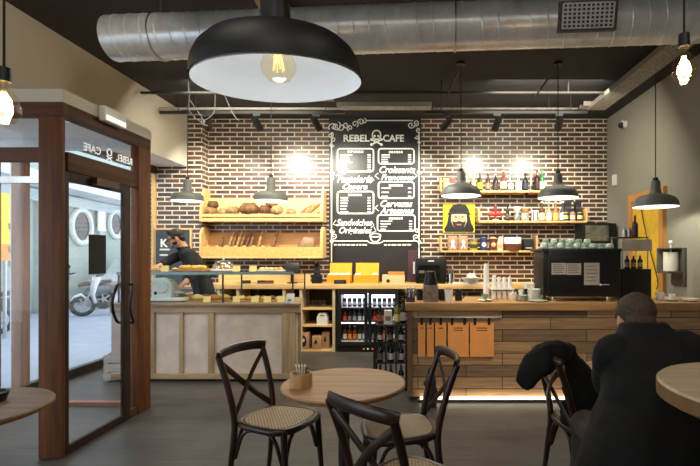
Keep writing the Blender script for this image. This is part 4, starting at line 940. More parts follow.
for x in (GX1-.012, -2.2, lx0+.081): 
    for y in (.03, .6): B().box(x-.008,x+.008,y,y+.016,LZ,GZ1).obj('corner_post', M('post_dark', srgb(60,56,54), .4), lc)
TOPZ = GZ1+.012
B().box(lx0+.12, GX1-.03, .031, .040, GZ1-.010, GZ1-.002).obj('display_fill_strip', emis('display_fill_glow', (.95,.98,1), 4), lc)  # glowing strip added to brighten the display, tucked behind the shelf edge
def card(label, px, z, y): 
    X = at(px,0,y).x; t = B().boxc((0,0,.035), (.085,.004,.07), (rad(-14),0,0)).obj('price_card', M('card_yellow', srgb(246,222,140), .7, 0, .03), None, (X, y, z)); return tag(t, label, 'price card', 'price cards on the display counter')
for k, px in enumerate((165, 236.5, 253)): card(['yellow price card beside the clerk on the upper glass shelf','yellow price card at the foot of the glass cloche','yellow price card left of the white pastry tray'][k], px, TOPZ, LY+.10)
for k, (px) in enumerate((207, 236.5, 255, 267.5, 281)): card(ORD[k]+' yellow price card from the left inside the glass display', px, LZ, LY+.10)
PASTRY = [M('pastry_'+str(i), srgb(*c), .55, 0, .3, 30, .2) for i, c in enumerate(((216,160,80), (190,120,60), (236,200,120), (120,70,44), (226,180,60)))]
def board_of(name, label, px, z, y, w_, d_, mat, th=.012):
    X = at(px,0,y).x; return tag(B().box(-w_/2,w_/2,-d_/2,d_/2,0,th).obj(name, mat, None, (X, y, z), 0, bevel=.003), label, 'board' if 'board' in name else 'tray')
board_of('serving_board', 'wooden serving board of pastries beside the clerk on the glass shelf', 193, TOPZ, LY+.3, .36, .26, COUNTERWOOD, .03)
def pastry(label, px, z, y, r, m, group, shape='pastry'):
    X = at(px,0,y).x
    if shape == 'croissant':
        b = B().tube(spline([(-r*1.3,r*.5,r*.35), (-r*.7,-.1*r,r*.5), (0,-r*.3,r*.6), (r*.7,-.1*r,r*.5), (r*1.3,r*.5,r*.35)], 4), [r*.15+r*.42*math.sin(PI*i/16) for i in range(17)], 10)
    else:
        b = B().lathe([(0,0),(r*.8,0),(r,r*.25),(r*.92,r*.55),(r*.6,r*.8),(0,r*.9)], 16)
        for k in range(3): b.ball((math.cos(k*2.1)*r*.4,math.sin(k*2.1)*r*.4,r*.72), (r*.28,r*.2,r*.18), 8)
    return tag(b.obj(shape, PASTRY[m], None, (X, y, z)), label, 'pastry', group)
for k, (px, m, dy) in enumerate(((183,0,.26),(188,4,.34),(194,4,.26),(199,2,.34),(203,4,.26))): pastry(ORD[k]+' golden pastry from the left on the wooden serving board', px, TOPZ+.031, LY+dy, .045, m, 'pastries on the serving board')
board_of('cake_tray', 'steel tray of pastries on the glass shelf left of the serving board', 177, TOPZ, LY+.3, .10, .26, STEEL)
for k, px in enumerate((174.5, 179.5)): pastry(['left','right'][k]+' lilac-iced bun on the small steel tray', px, TOPZ+.013, LY+.26, .032, 2, 'iced buns on the small tray')
X = at(157,0,LY+.5).x
tag(B().box(-.10,.10,-.1,.1,0,.035).obj('cutting_board', LIGHTWOOD, None, (X, LY+.5, TOPZ), 0, bevel=.005), 'pale cutting board under the hand of the clerk on the glass shelf', 'board')
# cloche
t = thing('cake_dome', 'clear glass dome with knob covering a golden cake on the glass shelf', 'cake dome', (at(223.5,0,LY+.35).x, LY+.35, TOPZ))
B().lathe([(0,0),(.15,0),(.16,.012),(.15,.016),(0,.016)], 32).obj('plate', CERAM, t)
R = .135; B().lathe([(R*math.cos(a), .018+.115*math.sin(a)) for a in [PI/2*i/10 for i in range(10)]]+[(0,.133)], 32).obj('dome', glass('dome_glass', (.97,.98,.97), 1.4), t)
B().tube([(math.cos(a)*R,math.sin(a)*R,.018) for a in [2*PI*i/32 for i in range(32)]], .005, 6, closed=True).obj('dome_rim', M('dome_rim', srgb(220,226,224), .1), t)
B().ball((0,0,.147), (.018,.018,.018), 12).obj('knob', CHROME, t)
tag(B().lathe([(0,0),(.10,0),(.105,.03),(.09,.05),(0,.06)], 24).obj('golden_cake', PASTRY[0], None, (at(223.5,0,LY+.35).x, LY+.35, TOPZ+.017)), 'round golden cake under the clear glass dome', 'cake')
board_of('cake_tray', 'white oval tray with cream pastries on the glass shelf at right', 271.5, TOPZ, LY+.3, .30, .16, CERAM)
for k in range(5): pastry(ORD[k]+' cream pastry from the left on the white oval tray', 262+k*4.6, TOPZ+.013, LY+.3, .036, (2,2,2,0,0)[k], 'cream pastries on the white tray')
# pastries inside the display
board_of('display_tray', 'long wooden tray of pastries inside the glass display, left half', 205, LZ, LY+.3, .62, .30, COUNTERWOOD)
board_of('display_tray', 'long wooden tray of pastries inside the glass display, right half', 258, LZ, LY+.3, .70, .30, COUNTERWOOD)
random.seed(11)
for k in range(6): pastry(ORD[k]+' croissant from the left inside the glass display, left half', 182+k*8.2, LZ+.014, LY+.24+.08*(k%2), .06, (1,0,2,3,1,2)[k], 'croissants in the display', 'croissant')
for k in range(7): pastry(ORD[k]+' pastry from the left inside the glass display, right half', 234+k*7.6, LZ+.014, LY+.26+.08*(k%2), .05, (3,2,1,1,0,3,2)[k], 'pastries in the display')
t = thing('white_box', 'small white creased paper bag at the right end of the glass display', 'bag', (at(290.5,0,LY).x+.0, LY+.02-.06, LZ)); B().loft([((0,.02,0),(.05,0,0),(0,.02,0)), ((0,.02,.06),(.05,0,0),(0,.018,0)), ((.01,.02,.11),(.045,0,0),(0,.006,0))], 10).obj('bag_body', PAPERW, t)
B().box(-.02,.02,-.003,.0,.03,.05).obj('paper_label', lab_mat((120,140,170)), t)
# white slicer / scale
t = thing('meat_slicer', 'white boxy slicing machine on the counter under the hands of the clerk', 'slicer', (at(171,0,5.42).x, 5.42, LZ))
SLW = M('slicer_white', srgb(214,222,218), .35, 0, .04)
B().box(-.21,.20,-.12,.16,0,.05).obj('base', SLW, t, bevel=.015); B().prism([(-.20,.05),(.03,.05),(.03,.20),(.0,.25),(-.12,.28),(-.20,.27)], 'y', -.06, .10).obj('slicer_body', SLW, t, bevel=.012)
B().cyl((-.06,-.075,.17), (-.06,-.06,.17), .06, n=28).obj('blade_guard', M('guard_grey', srgb(196,200,198), .3, .2), t); B().box(.09,.20,-.10,.10,.10,.125).obj('carriage', STEEL, t); B().cyl((-.15,-.065,.10), (-.15,-.058,.10), .018).obj('dial', MATTEB, t); B().box(-.21,.205,-.125,.165,-.0,.012).obj('dark_foot', MATTEB, t)

# ================================================================== BAR
BY, BZ = 4.49, .976; bx0 = at(405,0,BY).x
ba = thing('bar_counter', 'long wooden bar counter with patchwork plank front', 'bar counter', (0, BY, 0))
fp = B().box(bx0+.03, XR-.003, .04, .62, .04, BZ-.075); o = fp.obj('plank_front', BARM, ba); o.location = (0,0,0)
B().box(bx0, XR-.003, 0, .72, BZ-.075, BZ).obj('bar_top', COUNTERWOOD, ba, bevel=.006)
B().box(bx0+.06, XR-.003, .07, .6, 0, .04).obj('plinth', MATTEB, ba)
B().box(bx0+.022, bx0+.075, .03, .05, .04, BZ-.075).obj('corner_trim', wood('corner_trim', srgb(120,92,64), .5, 2), ba)
led = thing('led_strip', 'glowing white light strip along the foot of the bar', 'light strip', (0, BY+.03, .012))
B().box(bx0+.15, XR-.02, -.030, -.014, .014, .034).obj('light_strip', emis('led_white', (1,.88,.66), 7), led)
B().box(bx0+.12, XR-.01, -.036, -.008, .0, .014).box(bx0+.12, XR-.01, -.040, -.034, .0, .012).obj('channel', STEEL, led)
# menus on rail
ra = thing('menu_rail', 'thin steel rail under the bar edge holding the orange menus', 'rail', (at(458,0,BY).x, BY+.02, at(0,317.5,BY).z))
w_ = 44*BY/F; B().cyl((-w_,0,0), (w_,0,0), .006, n=8).obj('rail', STEEL, ra)
for x in (-w_*.9, w_*.9): B().cyl((x,0,0), (x,.03,0), .006, n=8).obj('bracket', STEEL, ra)
ORA = M('menu_orange', srgb(252,162,84), .65, 0, .08, 6)
for k, (xa, xb) in enumerate(((418,425.3),(427,433.8),(435.3,446.3),(448,468.7),(470.3,494))):
    a_, c_ = at(xa,0,BY).x, at(xb,0,BY).x; ww = c_-a_; zt2 = at(0,323,BY).z; hh = 34*BY/F
    t = thing('orange_menu', ['narrow orange menu sheet at the left end of the rail','narrow orange menu sheet second from the left end','mid-width orange menu sheet in the middle of the rail','wide orange menu sheet left of the last one','widest orange menu sheet at the right end of the rail'][k], 'menu', ((a_+c_)/2, BY+.012, zt2), 0, 'orange menus hung from the bar rail')
    B().box(-ww/2,ww/2,-.004,.004,-hh,0).obj('sheet', ORA, t)
    for s in ((-1,1) if ww > .15 else (0,)): B().box(s*ww*.3-.012,s*ww*.3+.012,-.008,.008,-.02,.05).obj('clip', BLACKM, t)
    b = B()
    for j in range(2 if ww > .15 else 1): b.box(-ww*.22,ww*.22,-.006,-.004,-.055-j*.022,-.047-j*.022)
    b.obj('printed_line', M('print_brown', srgb(96,50,24), .7), t)
bc = thing('black_bag', 'black crumpled bag leaning on the bar front behind the right chair', 'bag', (at(431,0,BY-.12).x, BY-.12, 0))
fuse(B().loft([((0,0,.0),(.06,0,0),(0,.05,0)), ((0,0,.14),(.055,0,0),(0,.05,0)), ((0,.0,.27),(.045,0,0),(0,.04,0)), ((.01,.01,.33),(.02,0,0),(0,.02,0))]).ball((-.045,0,.22), (.03,.03,.03)).ball((.04,-.02,.12), (.035,.03,.05)), 'bag_body', MATTEB, .012, 3, bc, extra=(.02,.05))
B().tube(arc((-.03,0,.31), (0,0,.42), (.03,0,.31), 8), .007, 6).obj('handle', MATTEB, bc)

# ---- wine rack at the end of the bar
wx, wy = at(391,0,4.98).x, 4.98
t = thing('wine_rack', 'black metal wine rack at the left end of the bar', 'wine rack', (wx, wy, 0))
for x in (-.17, .17):
    for y in (-.12, .12): B().box(x-.012,x+.012,y-.012,y+.012,0,.72).obj('post', BLACKM, t)
for z in (.06, .30, .52, .70): B().box(-.17,.17,-.12,.12,z-.012,z).obj('shelf', BLACKM, t)
for x in (-.057,.057): B().box(x-.005,x+.005,-.12,.12,.06,.70).obj('divider', BLACKM, t)
for z, row in ((.06,'bottom'), (.30,'middle'), (.52,'upper')):
    for k in range(3):
        bottle(['left','middle','right'][k]+' dark wine bottle with white label on the %s tier of the wine rack' % row, 0, z, .205 if z < .5 else .16, .03, (24,26,24), (216,212,204) if (k+int(z*10)) % 3 else (120,116,110), (26,24,24), Y=wy-.06, x=wx-.113+.113*k, group='bottles in the wine rack', name='wine_bottle')
t = thing('boxed_bottle', 'white boxed bottle standing on top of the wine rack', 'box', (wx-.03, wy-.03, .70)); B().box(-.04,.04,-.03,.03,0,.15).obj('box_body', PAPERW, t); B().box(-.03,.03,-.033,-.03,.04,.09).obj('paper_label', lab_mat((150,120,90)), t)
bottle('green-gold wine bottle on top of the wine rack', 0, .70, .24, .035, (96,96,44), (206,196,120), (60,60,30), Y=wy-.02, x=wx+.07, group=None, name='wine_bottle')
bottle('dark wine bottle at the right corner on top of the wine rack', 0, .70, .27, .033, (24,26,24), (200,196,200), (90,40,44), Y=wy+.03, x=wx+.135, group=None, name='wine_bottle')
bottle('dark wine bottle at the left corner on top of the wine rack', 0, .70, .20, .033, (28,24,24), (150,80,50), (26,24,24), Y=wy+.03, x=wx-.12, group=None, name='wine_bottle')

# ---- things on the bar
def on(px, Y): return (at(px,0,Y).x, Y, BZ)
t = thing('sweets_display', 'purple display of sweets at the left end of the bar', 'display', on(410.5, 4.62))
B().box(-.045,.045,-.05,.05,0,.05).obj('tray', M('purple_tray', srgb(76,50,90), .5), t)
random.seed(4)
for k in range(7): B().tube([(-.035+.012*k,random.uniform(-.03,.03),.05),(-.045+.015*k,random.uniform(-.04,.04),.10+.01*(k%3))], .009, 6).ball((-.045+.015*k,0,.115+.01*(k%3)), .014, 8).obj('lollipop', lab_mat([(130,150,70),(120,80,140),(206,200,190)][k%3]), t)
t = thing('napkin_dispenser', 'black topped dispenser with a brown printed front on the bar', 'dispenser', on(430.5, 4.62))
B().box(-.075,.075,-.06,.06,0,.17).obj('printed_box', M('print_front', srgb(206,190,170), .4, 0, .4, 22, c2=srgb(120,92,80)), t, bevel=.004); B().loft([((0,0,.17),(.072,0,0),(0,.06,0)), ((0,0,.26),(.055,0,0),(0,.05,0)), ((0,0,.305),(.05,0,0),(0,.045,0)), ((0,0,.31),(.03,0,0),(0,.03,0))], 16).obj('black_top', BLACKP, t)
for px, Y, lab in ((420,4.78,'black mug at the far left of the bar behind the sweets'), (441.5,4.74,'black mug just right of the printed dispenser'), (458.5,4.72,'black cup right of the white cup')):
    t = thing('black_mug', lab, 'cup', on(px, Y), 0, 'black mugs on the bar'); B().lathe([(0,0),(.035,0),(.042,.10),(.037,.10),(.03,.01),(0,.01)], 18).obj('cup_body', BLACKP, t); B().tube(arc((.038,0,.08), (.08,0,.05), (.036,0,.02), 8), .006, 6).obj('handle', BLACKP, t)
def cup(label, px, Y, h, r, mat, group=None, z=BZ, name='white_cup', hd=False, saucer=None):
    t = thing(name, label, 'cup', (at(px,0,Y).x, Y, z), 0, group); B().lathe([(0,0),(r*.7,0),(r,h),(r*.92,h),(r*.62,.008),(0,.008)], 18).obj('cup_body', mat, t)
    if hd: B().tube(arc((r*.9,0,h*.8), (r*1.9,0,h*.55), (r*.8,0,h*.25), 8), .006, 6).obj('handle', mat, t)
    return t
t = cup('tall white cup of brown sugar sachets on the bar front', 448.7, 4.62, .125, .046, CERAM)
b = B()
for k in range(4): b.boxc((-.02+.013*k,0,.12), (.008,.04,.05), (0,.15*(k-1.5),0))
b.obj('sachets', lab_mat((190,140,90)), t)
# saucer cup green
t = cup('small green cup on a saucer beside the paper cup stacks', 485, 4.68, .055, .035, M('cup_green', srgb(120,140,104), .3), z=BZ+.016)
tag(B().lathe([(0,0),(.045,0),(.08,.014),(.075,.016),(.04,.006),(0,.006)], 24).obj('saucer', CERAM, None, on(485,4.68)), 'white saucer under the small green cup', 'saucer')
tag(B().bar((-.05,0,.018), (.10,.02,.018), .015, .004).obj('teaspoon', STEEL, None, on(490,4.60)), 'teaspoon lying in front of the green cup', 'spoon')
def cupstack(label, px, Y, z0, n_, r, group='stacks of white paper cups', step=.020):
    t = thing('paper_cup_stack', label, 'cup stack', (at(px,0,Y).x, Y, z0), 0, group); b = B()
    for k in range(n_): b.lathe([(r*.98,k*step),(r*.95,k*step+.004),(r*.8,k*step+step)], 18)
    b.lathe([(0,0),(r,0),(r*.9,n_*step),(r*.68,n_*step+.06),(0,n_*step+.06)], 18); b.obj('stacked_cups', CERAM, t)
cupstack('tallest stack of white paper cups on the bar', 486.2, 5.0, BZ, 16, .033)
ZK = BZ+.115
t = thing('cup_rack', 'low white rack carrying four cup stacks on the bar', 'rack', on(501.5, 4.95))
B().box(-.125,.125,-.08,.08,.10,.113).obj('rack_top', WHITE, t)
for x in (-.115,.115):
    for y in (-.07,.07): B().cyl((x,y,0), (x,y,.10), .006, n=8).obj('leg', WHITE, t)
for k in range(4): cupstack(ORD[k]+' short paper cup stack from the left on the white rack', 494+k*5.2, 4.95, ZK, 3+(k == 0), .026)
for k in range(4): cup(ORD[k]+' upturned white cup from the left under the white rack', 494+k*5.2, 4.93, .085, .028, CERAM, 'white cups under the rack')
t = thing('sugar_jar', 'clear glass jar of sugar beside the plate stacks', 'jar', on(513.5, 4.75)); B().lathe([(0,0),(.035,0),(.04,.07),(.03,.085),(0,.085)], 18).obj('jar_body', M('sugar_jar', srgb(206,190,160), .2, 0, .3, 40), t); B().cyl((0,0,.085), (0,0,.10), .028).obj('lid', CHROME, t)
def plates(label, px, Y, n_, r, mat, z=BZ):
    X = at(px,0,Y).x
    for k in range(n_):
        tag(B().lathe([(0,0),(r*.55,0),(r,.013),(r*.97,.016),(r*.5,.005),(0,.005)], 26).obj('plate', mat, None, (X, Y, z+k*.011)), label % (ORD[k] if k else 'bottom'), 'plate', 'stacked plates on the bar')
GPL = M('plate_green', srgb(168,178,154), .3, 0, .06)
plates('%s plate counting up in the greenish plate stack on the bar', 522.5, 4.72, 5, .062, GPL)
plates('%s plate counting up in the tall white plate stack beside the espresso machine', 534, 4.82, 10, .07, CERAM)
tag(B().lathe([(0,0),(.06,0),(.10,.012),(.095,.015),(.05,.005),(0,.005)], 26).obj('plate', GPL, None, on(537.5, 4.63)), 'single green plate in front of the tall white plate stack', 'plate')
for k in range(3): cup(ORD[k]+' small white cup from the left on the plate stacks', 521+k*5.5, 4.73+.08*(k > 0), .05, .03, CERAM, 'small cups on the plate stacks', BZ+(.063 if k == 0 else .12))
# ---- espresso machine
EY = 4.66; ex0, ex1 = at(548.5,0,EY).x, at(621,0,EY).x; ew = (ex1-ex0)/2; eh = at(0,249.5,EY).z-BZ
t = thing('espresso_machine', 'big black espresso machine on the bar with paper notes on its back', 'espresso machine', ((ex0+ex1)/2, EY, BZ))
B().box(-ew,ew,0,.05,.045,eh).obj('back_panel', BLACKP, t, bevel=.008); B().box(-ew-.04,ew+.0,.05,.44,.05,eh-.02).obj('machine_body', BLACKP, t, bevel=.01)
B().box(-ew-.06,ew+.02,.02,.50,eh-.02,eh+.012).obj('cup_rail', M('machine_top', srgb(60,58,58), .3, .5), t, bevel=.004)
B().box(-ew+.02,ew-.02,-.004,.0,eh-.115,eh-.105).obj('panel_seam', BLACKM, t)
for x in (-ew+.06, ew-.12):
    for y in (.03, .4): B().cyl((x,y,0), (x,y,.05), .028).obj('foot', CHROME, t)
B().box(ew-.22,ew-.20,-.004,0,.16,.18).obj('white_logo', CHALK, t); B().box(ew-.19,ew-.12,-.003,0,.167,.174).obj('white_logo', CHALK, t)
for px0, px1, py0, py1, lab, i in ((551.5,566,263,274.5,'left of two brown paper notes side by side on the espresso machine',0), (566.5,581,263.3,274.8,'right of two brown paper notes side by side on the espresso machine',1), (584,599.3,262.8,285,'tall printed paper note on the espresso machine',2)):
    a_, c_ = at(px0,py1,EY), at(px1,py0,EY)
    o = thing('paper_note', lab, 'note', ((a_.x+c_.x)/2, EY-.002, (a_.z+c_.z)/2), 0, None)
    ww, hh = (c_.x-a_.x)/2, (c_.z-a_.z)/2; B().box(-ww,ww,-.002,.001,-hh,hh).obj('sheet', M('note_%d' % i, srgb(176,164,148), .8, 0, .06), o)
    b = B()
    for j in range(5): z = hh*.7-j*hh*.33; b.box(-ww*.8,ww*(.5+.3*((j*7)%3)/2),-.003,-.002,z-.004,z+.004)
    b.obj('printed_line', lab_mat((110,100,92)), o)
MUG = [M('cup_white_green', srgb(214,222,206), .3, 0, .04), M('cup_teal', srgb(142,172,150), .3, 0, .05)]
tz = BZ+eh+.013; random.seed(9); kk = 0
for row, y in enumerate((.08, .20, .32)):
    for k in range(9):
        px = 543.5+k*8.3+row*2
        if row > 0 and k > 7: continue
        X = at(px,0,EY+y).x
        if X > ex1-.02: continue
        c = None
        for lay in range(2 if (row == 1 and k < 6) or (row == 2 and k in (2,3)) else 1):
          c = thing('espresso_cup', '%s%s cup from the left in the %s row on top of the espresso machine' % ('upper ' if lay else '', ORD[k], ('front','middle','back')[row]), 'cup', (X, EY+y, tz+lay*.051), 0, 'cups on the espresso machine'); kk += 1
          B().lathe([(.038,0),(.030,.045),(.02,.05),(0,.05)], 16).obj('cup_body', MUG[(k+row) % 2], c); B().lathe([(.039,.0),(.039,.012),(.033,.012)], 16).obj('rim_band', MATS['cup_teal'] if (k+row) % 2 == 0 else MATS['cup_white_green'], c)
# ---- drinks station
SY = 4.85; a_, c_ = at(622,0,SY).x, at(651.5,0,SY).x; w_ = (c_-a_)/2
t = thing('bottle_station', 'black stand with bottle rack right of the espresso machine', 'stand', ((a_+c_)/2, SY, BZ)); z1_ = at(0,269,SY).z-BZ; z2_ = at(0,251,SY).z-BZ; z3_ = at(0,239.5,SY).z-BZ
B().box(-w_,w_,0,.3,0,z1_).obj('black_box', BLACKP, t, bevel=.006)
for x in (-w_+.012, w_-.03):
    for y in (.02, .28): B().cyl((x,y,z1_), (x,y,at(0,236,SY).z-BZ), .007, n=8).obj('post', STEEL, t)
B().box(-w_-.03,w_-.03,0,.3,at(0,237,SY).z-BZ-.008,at(0,237,SY).z-BZ).obj('top_shelf', BLACKM, t)
for k in range(2): B().box(-w_-.01+k*(w_+.0),-.006+k*(w_+.005)-.0,-.012,-.006,z2_,z3_).obj('brown_sign', M('brown_sign', srgb(216,194,174), .7, 0, .1), t)
STB = at(0,237,SY).z
for k, px in enumerate((627, 633.5, 640)):
    bottle(['left','middle','right'][k]+' black bottle with chrome pourer inside the stand', 0, BZ+z1_, .15, .028, (26,26,28), [(160,150,130),(220,150,80),(190,180,120)][k], (200,200,204), Y=SY+.14, x=at(px,0,SY+.14).x, group='bottles in the stand')
bottle('tall brown bottle standing on top of the stand', 0, STB, .24, .032, (60,36,28), (46,30,26), (60,40,30), Y=SY+.12, x=at(635,0,SY+.12).x, group=None)
for k, px in enumerate((624.5, 629)):
    o = thing('steel_milk_jug', ['left','right'][k]+' grey steel jug on top of the stand', 'jug', (at(px,0,SY+.15).x, SY+.15, STB), 0, 'steel jugs'); B().lathe([(0,0),(.024,0),(.026,.05),(.018,.09),(.02,.10),(0,.10)], 16).obj('jug_body', STEEL, o); B().tube(arc((.02,0,.08), (.045,0,.05), (.024,0,.02), 6), .004, 6).obj('handle', STEEL, o)
# right end of the bar
cup('white mug with handle at the right of the black stand', 659.5, 4.8, .085, .045, CERAM, hd=True)
for k, (px, Y, r, lab) in enumerate(((672,4.7,.07,'white saucer stack at the right end of the bar'), (690,4.66,.08,'thin white plate at the far right end of the bar'))):
    tag(B().lathe([(0,0),(r*.6,0),(r,.014),(r,.03),(r*.9,.03),(0,.02)], 24).obj('saucer', CERAM, None, on(px, Y)), lab, 'saucer')
cup('small white cup on the saucer at the right end of the bar', 672, 4.7, .05, .035, CERAM, z=BZ+.022)
# towel dispenser on the right wall
t = thing('wall_towel_dispenser', 'wall-mounted paper roll holder beside the yellow door', 'towel dispenser', (XR-.002, 5.34, at(0,265,5.3).z))
B().box(-.03,0,-.14,.13,-.24,.20).obj('back_plate', M('holder_grey', srgb(96,92,86), .4, .3), t, bevel=.004); B().box(-.20,-.03,.12,.135,-.10,.20).obj('side_plate', M('holder_smoke', srgb(120,116,108), .3, .2), t)
B().cyl((-.105,0,-.07), (-.105,0,.15), .08).obj('paper_roll', PAPERW, t); B().box(-.20,0,-.10,.13,.185,.20).obj('top_plate', MATS['holder_grey'], t); B().cyl((-.105,0,.15), (-.105,0,.26), .010, n=10).ball((-.105,0,.265), .025, 10).obj('spindle', WHITE, t); B().box(-.20,0,-.12,.12,-.095,-.072).obj('base_plate', MATS['holder_grey'], t)
cd = tag(B().tube(spline([(0,0,0),(-.01,-.2,-.5),(0,-.45,-1.05),(0,-.43,-1.18)], 6), .007, 6).obj('power_cord', BLACKM, None, (XR-.045, 6.2, 2.2)), 'black cord hanging diagonally across the yellow door', 'cord')
# ================================================================== CAFE FURNITURE
def weave_mat():
    m, nt, out = nodes_of('woven_rush'); p = princ(nt, out, .6)
    vec = coords(nt, (1,1,1)); ck = nt.nodes.new('ShaderNodeTexChecker'); ck.inputs['Scale'].default_value = 85; lk(nt, vec, ck.inputs[0])
    ck.inputs[1].default_value = col4(srgb(196,172,134)); ck.inputs[2].default_value = col4(srgb(96,76,52))
    n = noise(nt, vec, 30); lk(nt, mixc(nt, ramp(nt, n, .35, .75), ck.outputs[0], srgb(150,126,94)), p.inputs['Base Color'])
    lk(nt, bumpn(nt, ck.outputs[1], .4, .004), p.inputs['Normal']); return m
WEAVE = weave_mat()
def seat_outline(s, n=40):
    pts = []
    for i in range(n):
        t = 2*PI*i/n; c, q = math.cos(t), math.sin(t)
        x = .205*math.copysign(abs(c)**.62, c); y = .205*math.copysign(abs(q)**.62, q)
        x *= 1-.10*(-y/.2+1)/2*1.0 if y < .2 else 1
        pts.append((x*s, y*s))
    return pts
def chair(label, loc, rotz):
    t = thing('bistro_chair', label, 'chair', (loc[0], loc[1], 0), rotz, 'dark bentwood bistro chairs')
    sh = .455
    B().prism(seat_outline(.90), 'z', sh-.006, sh+.012).obj('woven_seat', WEAVE, t, bevel=.008)
    b = B(); b.tube([(x, y, sh-.008) for x, y in seat_outline(.96)], .022, 10, flat=.95, up=(0,0,1), closed=True); b.obj('seat_frame', CHAIRB, t)
    tops = []
    for s in (-1, 1):
        pts = spline([(s*.185,-.235,0), (s*.178,-.205,.22), (s*.172,-.185,.455), (s*.181,-.226,.66), (s*.19,-.292,.845)], 6)
        B().tube(pts, [.013+.006*min(1, i/8) for i in range(len(pts))], 10).obj('rear_leg', CHAIRB, t); tops.append(pts[-1])
        B().tube(spline([(s*.165,.165,.45), (s*.17,.175,.30), (s*.18,.195,0)], 5), [.021,.021,.02,.02,.019,.019,.018,.017,.016,.015,.014], 10).obj('front_leg', CHAIRB, t)
    # top rail: flat bent band overhanging the posts
    rp = spline([(-.203,-.276,.845), (-.16,-.300,.853), (-.08,-.318,.858), (0,-.324,.86), (.08,-.318,.858), (.16,-.300,.853), (.203,-.276,.845)], 6)
    B().tube(rp, .030, 10, flat=.48, up=(0,1,0)).obj('top_rail', CHAIRB, t)
    for s in (-1, 1):
        pts = spline([(s*.178,-.282,.80), (s*.06,-.272-.012*s,.70), (s*-.06,-.238-.012*s,.58), (s*-.165,-.195,.475)], 6)
        B().tube(pts, .019, 8, flat=.42, up=(0,1,0)).obj('cross_slat', CHAIRB, t)
    for x0_, y0_, x1_, y1_ in ((-.165,.165,.165,.165), (-.172,-.19,.172,-.19), (-.172,-.19,-.165,.165), (.172,-.19,.165,.165)):
        a_, c_ = V(x0_,y0_,.25), V(x1_,y1_,.25); m_ = (a_+c_)/2
        b = B(); top = m_+V(0,0,.185); top.x *= .9; top.y *= .9
        b.tube(spline([a_+(m_-a_)*.06, a_+(m_-a_)*.35+V(0,0,.14), a_+(m_-a_)*.8+V(0,0,.185)], 6), .011, 8)
        b.tube(spline([c_+(m_-c_)*.06, c_+(m_-c_)*.35+V(0,0,.14), c_+(m_-c_)*.8+V(0,0,.185)], 6), .011, 8)
        b.obj('bent_brace', CHAIRB, t)
    return t
chair('dark crossback chair with rush seat, left of the centre table', (-.825,2.78), rad(-22-90))
chair('dark crossback chair with rush seat nearest the camera, its back to us', (-.02,2.005), rad(48-90))
chair('dark crossback chair with rush seat, right of the centre table', (-.085,2.63), rad(192-90))
chair('dark crossback chair with a black coat over its back, beside the seated man', (1.07,2.74), rad(6-90))
def rtable(label, loc, r, h, mat, th=.028, base=True):
    t = thing('round_table', label, 'table', (loc[0], loc[1], 0))
    B().lathe([(0,h-th),(r-.012,h-th),(r,h-th+.008),(r,h-.006),(r-.006,h),(0,h)], 64).obj('tabletop', mat, t)
    B().lathe([(r+.001,h-th+.007),(r+.0015,h-.007)], 64).obj('edge_band', wood('table_edge', srgb(130,96,64), .5, 2, .2), t)
    B().cyl((0,0,.03), (0,0,h-th), .032).obj('pedestal', BLACKM, t)
    b = B()
    for k in range(4): a_ = PI/4+k*PI/2; b.bar((0,0,.02), (math.cos(a_)*.30,math.sin(a_)*.30,.012), .05, .022)
    b.obj('cross_foot', BLACKM, t); B().cyl((0,0,h-th-.012), (0,0,h-th), .12).obj('mounting_plate', BLACKM, t)
    return t
CT = (-.396, 2.575)
rtable('round pale wood table in the centre with a wooden napkin holder on it', CT, .347, .728, TABLEWOOD)
rtable('round wood table in front of the seated man, mostly hidden by him', (1.42,2.86), .35, .72, TABLEWOOD)
rtable('tall round wood table at the right edge in the foreground', (1.115,1.36), .345, 1.05, wood('near_table_wood', srgb(178,160,134), .5, 0, .2, 10), .055)
rtable('dark round table at the left edge by the vestibule glass', (-2.16,2.16), .36, .72, DARKTABLE)
q = at(301, 385, 2.5); zt = .728
t = thing('napkin_holder', 'round wooden holder with napkins on the centre table', 'napkin holder', (-.62, 2.50, zt))
NW = wood('holder_wood', srgb(206,164,116), .5, 2, .15)
B().lathe([(0,0),(.058,0),(.06,.004),(.06,.075),(.05,.075),(.05,.012),(0,.012)], 32).obj('holder_body', NW, t)
b = B()
for k in range(4): b.boxc((-.02+.011*k,0,.07), (.005,.07,.09), (0,.12*(k-1.5),.3))
b.obj('napkins', PAPERW, t)
B().boxc((.026,-.012,.075), (.012,.04,.085), (0,.2,.2)).obj('sachet', lab_mat((96,86,84)), t)
t = thing('ashtray', 'small black bowl on the dark table at the left edge', 'bowl', (-2.10, 2.27, .72)); B().lathe([(0,0),(.05,0),(.065,.045),(.05,.05),(.045,.02),(0,.015)], 24).obj('bowl_body', BLACKP, t); B().ball((0,0,.03), (.035,.035,.03), 12).obj('contents', MATTEB, t)
t = thing('round_stool', 'low black stool under the seated man', 'stool', (1.0, 1.93, 0))
B().lathe([(0,.42),(.16,.42),(.165,.43),(.16,.455),(0,.455)], 24).obj('seat', CHAIRB, t)
for k in range(4): a_ = PI/4+k*PI/2; B().cyl((math.cos(a_)*.10,math.sin(a_)*.10,.42), (math.cos(a_)*.14,math.sin(a_)*.14,0), .016, .014, 10).obj('leg', CHAIRB, t)
